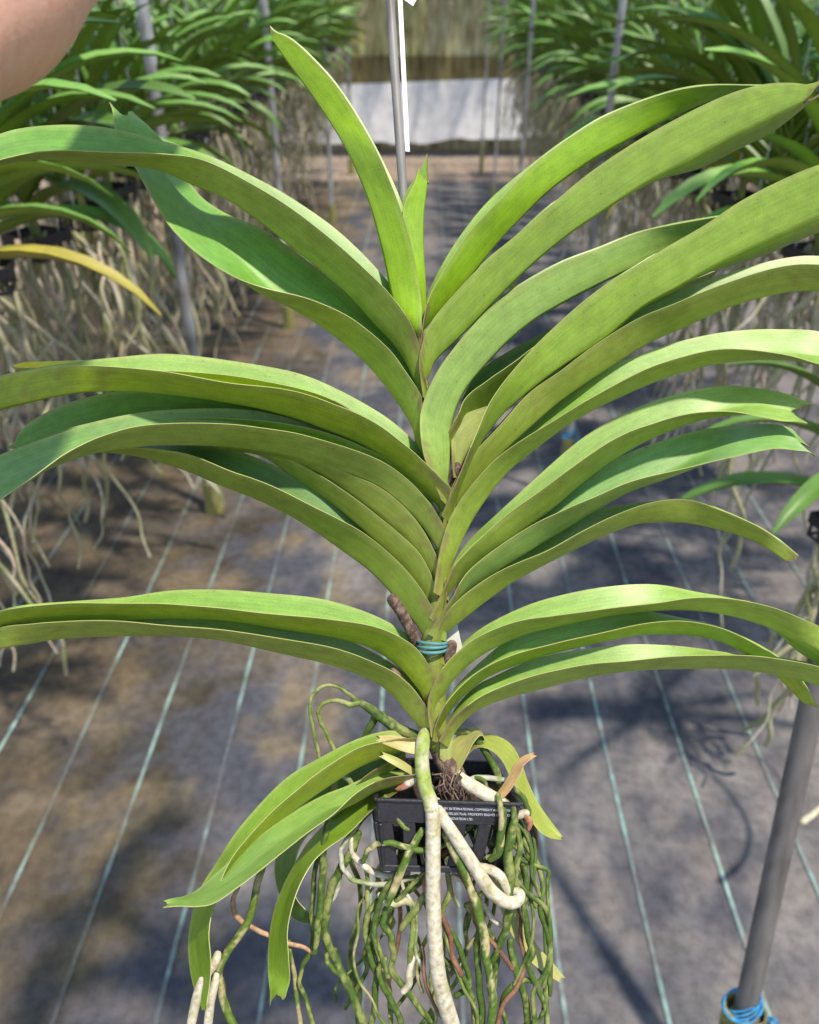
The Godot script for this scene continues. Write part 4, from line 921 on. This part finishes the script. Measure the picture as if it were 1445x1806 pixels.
# ---------------------------------------------------------------- the arm
func bone(p: Vector3, a: Vector3, b: Vector3, ra: float, rb: float) -> float:
	var ab := b - a
	var t := clampf((p - a).dot(ab) / ab.length_squared(), 0.0, 1.0)
	return (p - a - ab * t).length() - lerpf(ra, rb, t)

func smin(a: float, b: float, k: float) -> float:
	var h := maxf(k - absf(a - b), 0.0) / k
	return minf(a, b) - h * h * k * 0.25

func arm_field(p: Vector3, bones: Array) -> float:
	var d := 10.0
	for q in bones:
		d = smin(d, bone(p, q[0], q[1], q[2], q[3]), q[4])
	return d

func surface_nets(mb: MB, bones: Array, cell: float, colf: Callable) -> void:
	var lo := Vector3.ONE * 1e9; var hi := -lo
	for q in bones:
		var r: float = maxf(q[2], q[3]) + cell * 3
		for e in 2:
			lo = lo.min(q[e] - Vector3.ONE * r); hi = hi.max(q[e] + Vector3.ONE * r)
	var n := Vector3i(((hi - lo) / cell).ceil()) + Vector3i.ONE
	# mark the cells near each bone
	var val := {}
	for q in bones:
		var r: float = maxf(q[2], q[3]) + cell * 2.5
		var a := Vector3i(((Vector3(q[0]).min(q[1]) - Vector3.ONE * r - lo) / cell).floor()); var b := Vector3i(((Vector3(q[0]).max(q[1]) + Vector3.ONE * r - lo) / cell).ceil())
		for i in range(maxi(a.x, 0), mini(b.x, n.x) + 1):
			for j in range(maxi(a.y, 0), mini(b.y, n.y) + 1):
				for k in range(maxi(a.z, 0), mini(b.z, n.z) + 1):
					var key := Vector3i(i, j, k)
					if val.has(key): continue
					var p := lo + Vector3(key) * cell
					if absf(bone(p, q[0], q[1], q[2], q[3])) < cell * 4.0:
						val[key] = arm_field(p, bones)
	var ids := {}
	var corners := [Vector3i(0, 0, 0), Vector3i(1, 0, 0), Vector3i(0, 1, 0), Vector3i(1, 1, 0), Vector3i(0, 0, 1), Vector3i(1, 0, 1), Vector3i(0, 1, 1), Vector3i(1, 1, 1)]
	var edges := [[0, 1], [2, 3], [4, 5], [6, 7], [0, 2], [1, 3], [4, 6], [5, 7], [0, 4], [1, 5], [2, 6], [3, 7]]
	for key in val:
		var v := []
		var ok := true
		for c in corners:
			if not val.has(key + c):
				ok = false; break
			v.append(val[key + c])
		if not ok: continue
		var sum := Vector3.ZERO; var cnt := 0
		for e in edges:
			var a: float = v[e[0]]; var b: float = v[e[1]]
			if (a < 0) != (b < 0):
				var t := a / (a - b)
				sum += Vector3(corners[e[0]]).lerp(Vector3(corners[e[1]]), t); cnt += 1
		if cnt == 0: continue
		var p := lo + (Vector3(key) + sum / cnt) * cell
		var h := cell * 0.4
		var g := Vector3(arm_field(p + Vector3(h, 0, 0), bones) - arm_field(p - Vector3(h, 0, 0), bones), arm_field(p + Vector3(0, h, 0), bones) - arm_field(p - Vector3(0, h, 0), bones), arm_field(p + Vector3(0, 0, h), bones) - arm_field(p - Vector3(0, 0, h), bones)).normalized()
		ids[key] = mb.vert(p, g, colf.call(p), Vector2.ZERO)
	for key in val:
		for ax in 3:
			var d := Vector3i.ZERO; d[ax] = 1
			if not val.has(key + d) or (val[key] < 0) == (val[key + d] < 0): continue
			var u := Vector3i.ZERO; u[(ax + 1) % 3] = 1
			var w := Vector3i.ZERO; w[(ax + 2) % 3] = 1
			var q := [key - u - w, key - w, key, key - u]
			if q.all(func(x): return ids.has(x)):
				mb.quad(ids[q[0]], ids[q[1]], ids[q[2]], ids[q[3]])

# ---------------------------------------------------------------- scene
func _ready() -> void:
	rng.seed = 20
	nz.seed = 4
	nz.frequency = 0.02
	nz.fractal_octaves = 3
	# camera
	var cam := Camera3D.new()
	cam.name = "camera"
	add_child(cam)
	cam.position = Vector3(0, 1.55, 0)
	cam.rotation_degrees = Vector3(-32.9, 1.1, 0)
	var at := CameraAttributesPhysical.new()
	at.frustum_focal_length = FOCAL
	at.frustum_focus_distance = 0.585
	at.exposure_aperture = FOCAL / 4.6
	at.frustum_near = 0.05
	at.frustum_far = 200.0
	cam.attributes = at
	cam.fov = 64.0
	cam.near = 0.05
	cam.far = 200.0
	cam.current = true
	print("fov ", cam.fov)
	# sky and sun
	var env := Environment.new()
	env.background_mode = Environment.BG_SKY
	var sky := Sky.new()
	var sm := ProceduralSkyMaterial.new()
	sm.sky_top_color = Color(0.62, 0.72, 0.85)
	sm.sky_horizon_color = Color(0.93, 0.94, 0.94)
	sm.ground_horizon_color = Color(0.6, 0.58, 0.55)
	sm.ground_bottom_color = Color(0.3, 0.28, 0.26)
	sm.energy_multiplier = 1.2
	sky.sky_material = sm
	env.sky = sky
	env.tonemap_mode = Environment.TONE_MAPPER_LINEAR
	env.tonemap_exposure = 1.3
	env.sdfgi_enabled = true
	env.ssao_enabled = true
	env.ssil_enabled = true
	var we := WorldEnvironment.new()
	we.name = "environment"
	we.environment = env
	add_child(we)
	var sun := DirectionalLight3D.new()
	sun.name = "sun"
	sun.light_energy = 1.42
	sun.light_color = Color(1.0, 0.955, 0.88)
	sun.light_angular_distance = 2.6
	sun.shadow_enabled = true
	add_child(sun)
	sun.look_at_from_position(Vector3.ZERO, Vector3(-0.36, -1.2, -0.24))
	make_materials()
	setting()
	rows()
	# the held plant, tilted with the wire in the hand
	var tilt := Transform3D(Basis.from_euler(Vector3(deg_to_rad(-32.9), deg_to_rad(1.1), 0)), Vector3(0.0109, 1.0857, -0.4145))
	orchid(tilt)
	held_bits(tilt)

const FOCAL := 19.2

func setting() -> void:
	var mb := MB.new()
	mb.flat4(Vector3(-60, -0.006, 60), Vector3(60, -0.006, 60), Vector3(60, -0.006, -60), Vector3(-60, -0.006, -60), Vector3.UP, Color(1, 1, 1))
	structure(put(mb, "ground", M.soil), "bare brown earth at the far end of the aisle")
	var lines := []
	for k in 16: lines.append(-1.545 + 0.1807 * k)
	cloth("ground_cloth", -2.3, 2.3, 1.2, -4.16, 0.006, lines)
	var l2 := []
	for k in 16: l2.append(-1.50 + 0.1807 * k)
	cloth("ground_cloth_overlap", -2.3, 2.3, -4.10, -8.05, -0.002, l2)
	# far end: mossy boards, olive kick board, white sheet skirt
	var wall := thing("end_wall", "mossy weathered wall closing the far end of the aisle", "wall", Vector3(0, 0, -9.4))
	for k in 12:
		mb = MB.new()
		var c := Color(0.72, 0.69, 0.58).lerp(Color(0.60, 0.60, 0.34), rng.randf())
		mb.box(Transform3D(Basis(), Vector3(-4.4 + k * 0.8, 1.9, -0.004 * (k % 2))), Vector3(0.398, 1.0, 0.02), c, 0.004)
		put(mb, "panel", M.board, wall)
	mb = MB.new()
	mb.box(Transform3D(Basis(), Vector3(0, 0.80, 0.012)), Vector3(4.8, 0.13, 0.03), Color(0.24, 0.20, 0.10), 0.006)
	put(mb, "kick_board", M.board, wall)
	mb = MB.new()
	mb.box(Transform3D(Basis(), Vector3(0, 0.33, -0.40)), Vector3(4.8, 0.34, 0.02), Color(0.60, 0.57, 0.44), 0.004)
	put(mb, "plinth", M.board, wall)
	# sheet with a sagging hem
	mb = MB.new()
	var prev := []
	for i in 161:
		var x := -4.8 + 0.06 * i
		var hem := 0.15 + 0.09 * nz.get_noise_2d(x * 45, 3.0) + 0.02 * nz.get_noise_2d(x * 160, 9.0) + 0.03 * clampf(x * 0.5, -1, 1)
		var row := []
		for j in 9:
			var v := j / 8.0
			var y := lerpf(0.705 + 0.01 * sin(x * 2.0) + 0.02 * clampf(x, -1, 1), hem, v)
			var z := 0.055 + 0.035 * v * (1.0 + nz.get_noise_2d(x * 140, v * 20)) 
			var n := Vector3(-0.6 * nz.get_noise_2d(x * 140 + 20, v * 20), 0.05, 1).normalized()
			row.append(mb.vert(Vector3(x, y, z), n, Color(0.88, 0.88, 0.90), Vector2(x, y)))
		if i > 0:
			for j in 8: mb.quad(prev[j], prev[j + 1], row[j + 1], row[j])
		prev = row
	var sheet := put(mb, "skirt_sheet", M.sheet)
	sheet.position = Vector3(0, 0, -9.4)
	tag(sheet, "white plastic sheet with a ragged sagging hem hung along the end wall", "sheet")

const RAIL_Y := 2.32

func rows() -> void:
	var lefts := [-0.84, -1.20, -1.58]
	var rights := [0.80, 1.16, 1.54]
	for x in lefts: rail(Vector3(x, RAIL_Y, 1.0), Vector3(x, RAIL_Y, -8.6), 0.012, "grey pipe rail the orchids above the mud-stained cloth hang from", "rails over the mud-stained side")
	for x in rights: rail(Vector3(x, RAIL_Y, 1.0), Vector3(x, RAIL_Y, -8.6), 0.012, "grey pipe rail the orchids beside the twine-bound posts hang from", "rails over the twine-bound posts")
	for z in [-1.31, -2.42, -4.3, -6.5, -8.4]:
		rail(Vector3(-2.0, RAIL_Y + 0.034, z), Vector3(2.0, RAIL_Y + 0.034, z), 0.022, "grey cross pipe resting on the post tops over the aisle", "cross pipes")
	var lz := [-0.70, -2.38, -4.18, -6.5, -8.4]
	for i in range(1, 5):
		post(Vector3(-0.72, 0, lz[i]), Vector3(-0.715, RAIL_Y + 0.012, lz[i] - 0.04), ["grey pipe post in a bamboo foot beside the darkest mud stain", "grey pipe post in a mossy bamboo foot standing on brown stained cloth", "grey pipe post whose bamboo foot stands by the cloth overlap", "thin grey post behind pale hanging roots, two posts past the brown stain", "last grey post before the white sheet on the stained side"][i], 0.24 if i < 1 else 0.13, 0.0165, false)
	var rz := [-0.57, -2.49, -4.7, -6.6, -8.4]
	for i in 5:
		post(Vector3(0.484 if i == 0 else 0.485 + 0.01 * i, 0, rz[i]), Vector3(0.63 if i == 0 else 0.50 + 0.01 * i, RAIL_Y + 0.012, -1.31 if i == 0 else rz[i] - 0.03), ["thick grey pipe post lashed into a bamboo foot with frayed blue twine", "post in a bamboo foot with a loop of pale blue twine behind the leaves", "slim grey post between hanging roots on the twine-bound side", "grey post deep among the pale root curtain", "last grey post before the white sheet on the twine-bound side"][i], 0.25, 0.0165 if i == 0 else 0.0105, i < 2, Color(0.155, 0.145, 0.14) if i < 1 else Color(0.36, 0.36, 0.37))
	var near := []
	for k in 6: near.append(row_orchid("row_orchid", true, 14 + k % 3, 14 + 2 * (k % 3), [1.0, 0.85, 1.15, 0.9, 1.05, 0.8][k], [0.6, 0.8, 0.65, 0.9, 0.55, 0.75][k]))
	var far := []
	for k in 4: far.append(row_orchid("row_orchid", false, 15, 24, [1.0, 1.15, 0.9, 1.1][k], [0.6, 0.75, 0.7, 0.65][k]))
	var grand := []
	for k in 3: grand.append(row_orchid("row_orchid", true, 16, 15, [0.95, 1.1, 0.8][k], [0.85, 0.95, 0.7][k], 1.22, 0.027, 1.18))
	var ordinal := ["first", "second", "third", "fourth", "fifth", "sixth", "seventh", "eighth", "ninth", "tenth", "eleventh", "twelfth", "thirteenth", "fourteenth", "fifteenth", "sixteenth", "seventeenth", "eighteenth", "nineteenth", "twentieth", "twenty-first", "twenty-second", "twenty-third", "twenty-fourth", "twenty-fifth", "twenty-sixth", "twenty-seventh", "twenty-eighth", "twenty-ninth", "thirtieth", "thirty-first", "thirty-second"]
	for side in 2:
		var cols: Array = lefts if side == 0 else rights
		var grp: String = ["orchids hanging above the mud-stained cloth", "orchids hanging beside the blue-twined posts"][side]
		for c in 3:
			var spots := []
			var z: float = (-1.32 - 0.12 * c) if side == 0 else (-1.70 + 0.10 * c)
			while z > (-8.3 if c < 2 else -5.0):
				spots.append(z)
				z -= rng.randf_range(0.21, 0.29) if c < 2 else rng.randf_range(0.38, 0.5)
			for i in spots.size():
				var pr: Node3D = near[rng.randi() % 6] if spots[i] > -4.6 and c < 2 else far[rng.randi() % 4]
				if c == 0 and i < 3: pr = grand[(i + side) % 3]
				var turn := rng.randf_range(-0.4, 0.4) + (PI if rng.randf() < 0.5 else 0.0)
				var lb: String = ["strap-leaved orchid with trailing tan roots, in the rear rows above the mud-stained cloth", "dark strap-leaved orchid with trailing roots, in the rear rows beside the blue-twined posts"][side]
				if c == 0:
					lb = "%s orchid from the white sheet in the front row %s" % [ordinal[spots.size() - 1 - i], ["above the mud-stained cloth", "beside the blue-twined posts"][side]]
				var big := rng.randf_range(0.92, 1.08)
				place(pr, "row_orchid", Vector3(cols[c] + rng.randf_range(-0.01, 0.01), RAIL_Y - 1.22 + rng.randf_range(-0.005, 0.0), spots[i]), turn, lb, grp, big)
	# a few more hung high against the end wall
	rail(Vector3(-3.0, RAIL_Y + 0.60, -9.27), Vector3(3.0, RAIL_Y + 0.60, -9.27), 0.012, "grey pipe rail in front of the mossy end wall", "")
	for k in 9:
		place(far[k % 4], "row_orchid", Vector3(-1.3 + 0.31 * k + rng.randf_range(-0.06, 0.06), RAIL_Y + 0.60 - 1.22, -9.27), rng.randf() * TAU, "high-hung orchid whose pale roots trail down the mossy end wall", "orchids against the end wall")
	# one hung low beside the lashed post
	var low := row_orchid("row_orchid", true, 12, 12, 0.8, 0.6, 1.62)
	for e in [[[[0.0, -0.05, 0.03], [-0.01, -0.14, 0.09], [-0.02, -0.25, 0.16], [-0.05, -0.335, 0.23], [-0.12, -0.39, 0.28], [-0.205, -0.425, 0.30]], 0.0062]]:
		var pts := []; var rad := []
		for q in e[0]:
			pts.append(Vector3(q[0], q[1], q[2])); rad.append(e[1])
		var rb := MB.new()
		tube(rb, pts, rad, root_colour("white", 5.0), 10, 0.006, 0.1)
		put(rb, "root", M.root, low)
	place(low, "row_orchid", Vector3(rights[0], RAIL_Y - 1.62, -1.30), 0.3, "low-hung orchid with a stout white root tip beside the post lashed with blue twine", "orchids hanging beside the blue-twined posts")
	low.free()
	for p in near + far + grand: p.free()

func held_bits(t: Transform3D) -> void:
	# wire rod
	var mb := MB.new()
	tube(mb, [Vector3(-0.0474, 0.7663, -0.0108), Vector3(-0.0335, 0.5465, -0.0108), Vector3(-0.0233, 0.3986, -0.0108), Vector3(-0.0093, 0.1831, -0.0141), Vector3(0.0031, -0.0174, -0.0166)], [0.0034, 0.0034, 0.0034, 0.0034, 0.0034],
		func(p: Vector3, _d: Vector3, _v: float) -> Color: return Color(0.13, 0.12, 0.12).lerp(Color(0.24, 0.23, 0.225), clampf(0.5 + nz.get_noise_3d(p.x * 4000, p.y * 700, p.z * 4000) * 1.5, 0, 1)), 14, 0.008, 0.04)
	var o := put(mb, "hanging_rod", M.wire)
	o.transform = t
	tag(o, "thin grey metal rod running up behind the stem of the held orchid", "rod")
	# long white label
	mb = MB.new()
	var white := Color(0.76, 0.77, 0.84)
	var a := Vector3(-0.0272, 0.5752, -0.0158); var b := Vector3(-0.0204, 0.4351, -0.0149)
	var up := (a - b).normalized(); var fw := Vector3(0.25, 0, 1).normalized(); var rt := up.cross(fw).normalized(); fw = rt.cross(up)
	mb.box(t * Transform3D(Basis(rt, up, fw), (a + b) * 0.5), Vector3(0.0018, (a - b).length() * 0.5, 0.0004), white, 0.0002)
	var c := Vector3(-0.0191, 0.5590, -0.0158)
	mb.box(t * Transform3D(Basis(rt, up, fw).rotated(Vector3(0, 0, 1), -0.55), c), Vector3(0.009, 0.010, 0.0004), white, 0.0002)
	o = put(mb, "plant_label", M.tag)
	tag(o, "long white plastic plant label hanging along the grey rod", "label")
	# small card behind the tie
	mb = MB.new()
	mb.box(t * Transform3D(Basis(Vector3(0, 0, 1), 0.22), Vector3(0.0136, 0.0704, -0.0066)), Vector3(0.0052, 0.0105, 0.0004), Color(0.62, 0.61, 0.58), 0.0002)
	o = put(mb, "name_card", M.tag)
	tag(o, "small white card tucked behind the stem above the turquoise tie", "card")
	# wire tie round the stem
	mb = MB.new()
	for k in 3:
		var pts := []; var rad := []
		for i in 25:
			var an := TAU * i / 24.0
			pts.append(Vector3(-0.0023, 0.0698 - 0.0026 * k, 0.0) + Vector3(cos(an) * 0.0108, 0.0010 * sin(an * 1.0 + k) - 0.0007 * cos(an), sin(an) * 0.0150))
			rad.append(0.0012)
		tube(mb, pts, rad, func(p: Vector3, _d: Vector3, _v: float) -> Color: return Color(0.09, 0.25, 0.26) * (1.0 + 0.3 * nz.get_noise_3d(p.x * 5000, p.y * 5000, p.z * 5000)), 8, 0.002, 0.05)
	o = put(mb, "wire_tie", M.twine)
	o.transform = t
	tag(o, "turquoise wire tie wound round the stem of the held orchid", "tie")
	# the arm that holds the rod
	var elbow: Vector3 = Vector3(-0.2582, 1.4636, -0.1655)
	var mid: Vector3 = Vector3(-0.2246, 1.5515, -0.4713)
	var wrist: Vector3 = Vector3(-0.1191, 1.6642, -0.7327)
	var grip: Vector3 = t * Vector3(-0.0436, 0.7156, -0.0108)
	var rod := (t.basis * (Vector3(-0.0474, 0.7663, -0.0108) - Vector3(-0.0335, 0.5465, -0.0108))).normalized()
	var reach := (grip - wrist).normalized()
	var palm_n := rod.cross(reach).normalized()    # to one side of the rod
	var bones := []
	bones.append([elbow, mid, 0.046, 0.043, 0.03])
	bones.append([mid, wrist, 0.043, 0.027, 0.03])
	var heel := wrist + reach * 0.03
	var fr := reach - rod * reach.dot(rod)
	fr = fr.normalized()
	for k in 4:   # palm rays and fingers closing round the rod
		var off := rod * (0.030 - 0.019 * k)
		var kn := grip + off - palm_n * 0.021 - fr * 0.004
		bones.append([heel + off * 0.6, kn, 0.015, 0.0105, 0.014])
		var j1 := kn + fr * 0.027 + palm_n * 0.008 + rod * 0.002
		var j2 := grip + off + fr * 0.012 + palm_n * 0.016
		var j3 := grip + off - fr * 0.006 + palm_n * 0.0135
		var sc: float = [1.0, 1.04, 1.0, 0.86][k]
		bones.append([kn, j1, 0.0098 * sc, 0.0088 * sc, 0.004])
		bones.append([j1, j2, 0.0088 * sc, 0.0080 * sc, 0.004])
		bones.append([j2, j3, 0.0080 * sc, 0.0070 * sc, 0.003])
	var th0 := heel + palm_n * 0.012 + rod * 0.014
	var th1 := grip + rod * 0.040 + palm_n * 0.016 - fr * 0.020
	var th2 := grip + rod * 0.046 + palm_n * 0.015 + fr * 0.008
	bones.append([th0, th1, 0.015, 0.0105, 0.012])
	bones.append([th1, th2, 0.0105, 0.0085, 0.003])
	mb = MB.new()
	surface_nets(mb, bones, 0.0045, func(p: Vector3) -> Color: return Color(0.66, 0.38, 0.285) * (1.0 + 0.10 * nz.get_noise_3d(p.x * 500, p.y * 500, p.z * 500)))
	o = put(mb, "person", M.skin)
	tag(o, "bare outstretched forearm and hand holding the orchid up by its grey rod", "person")
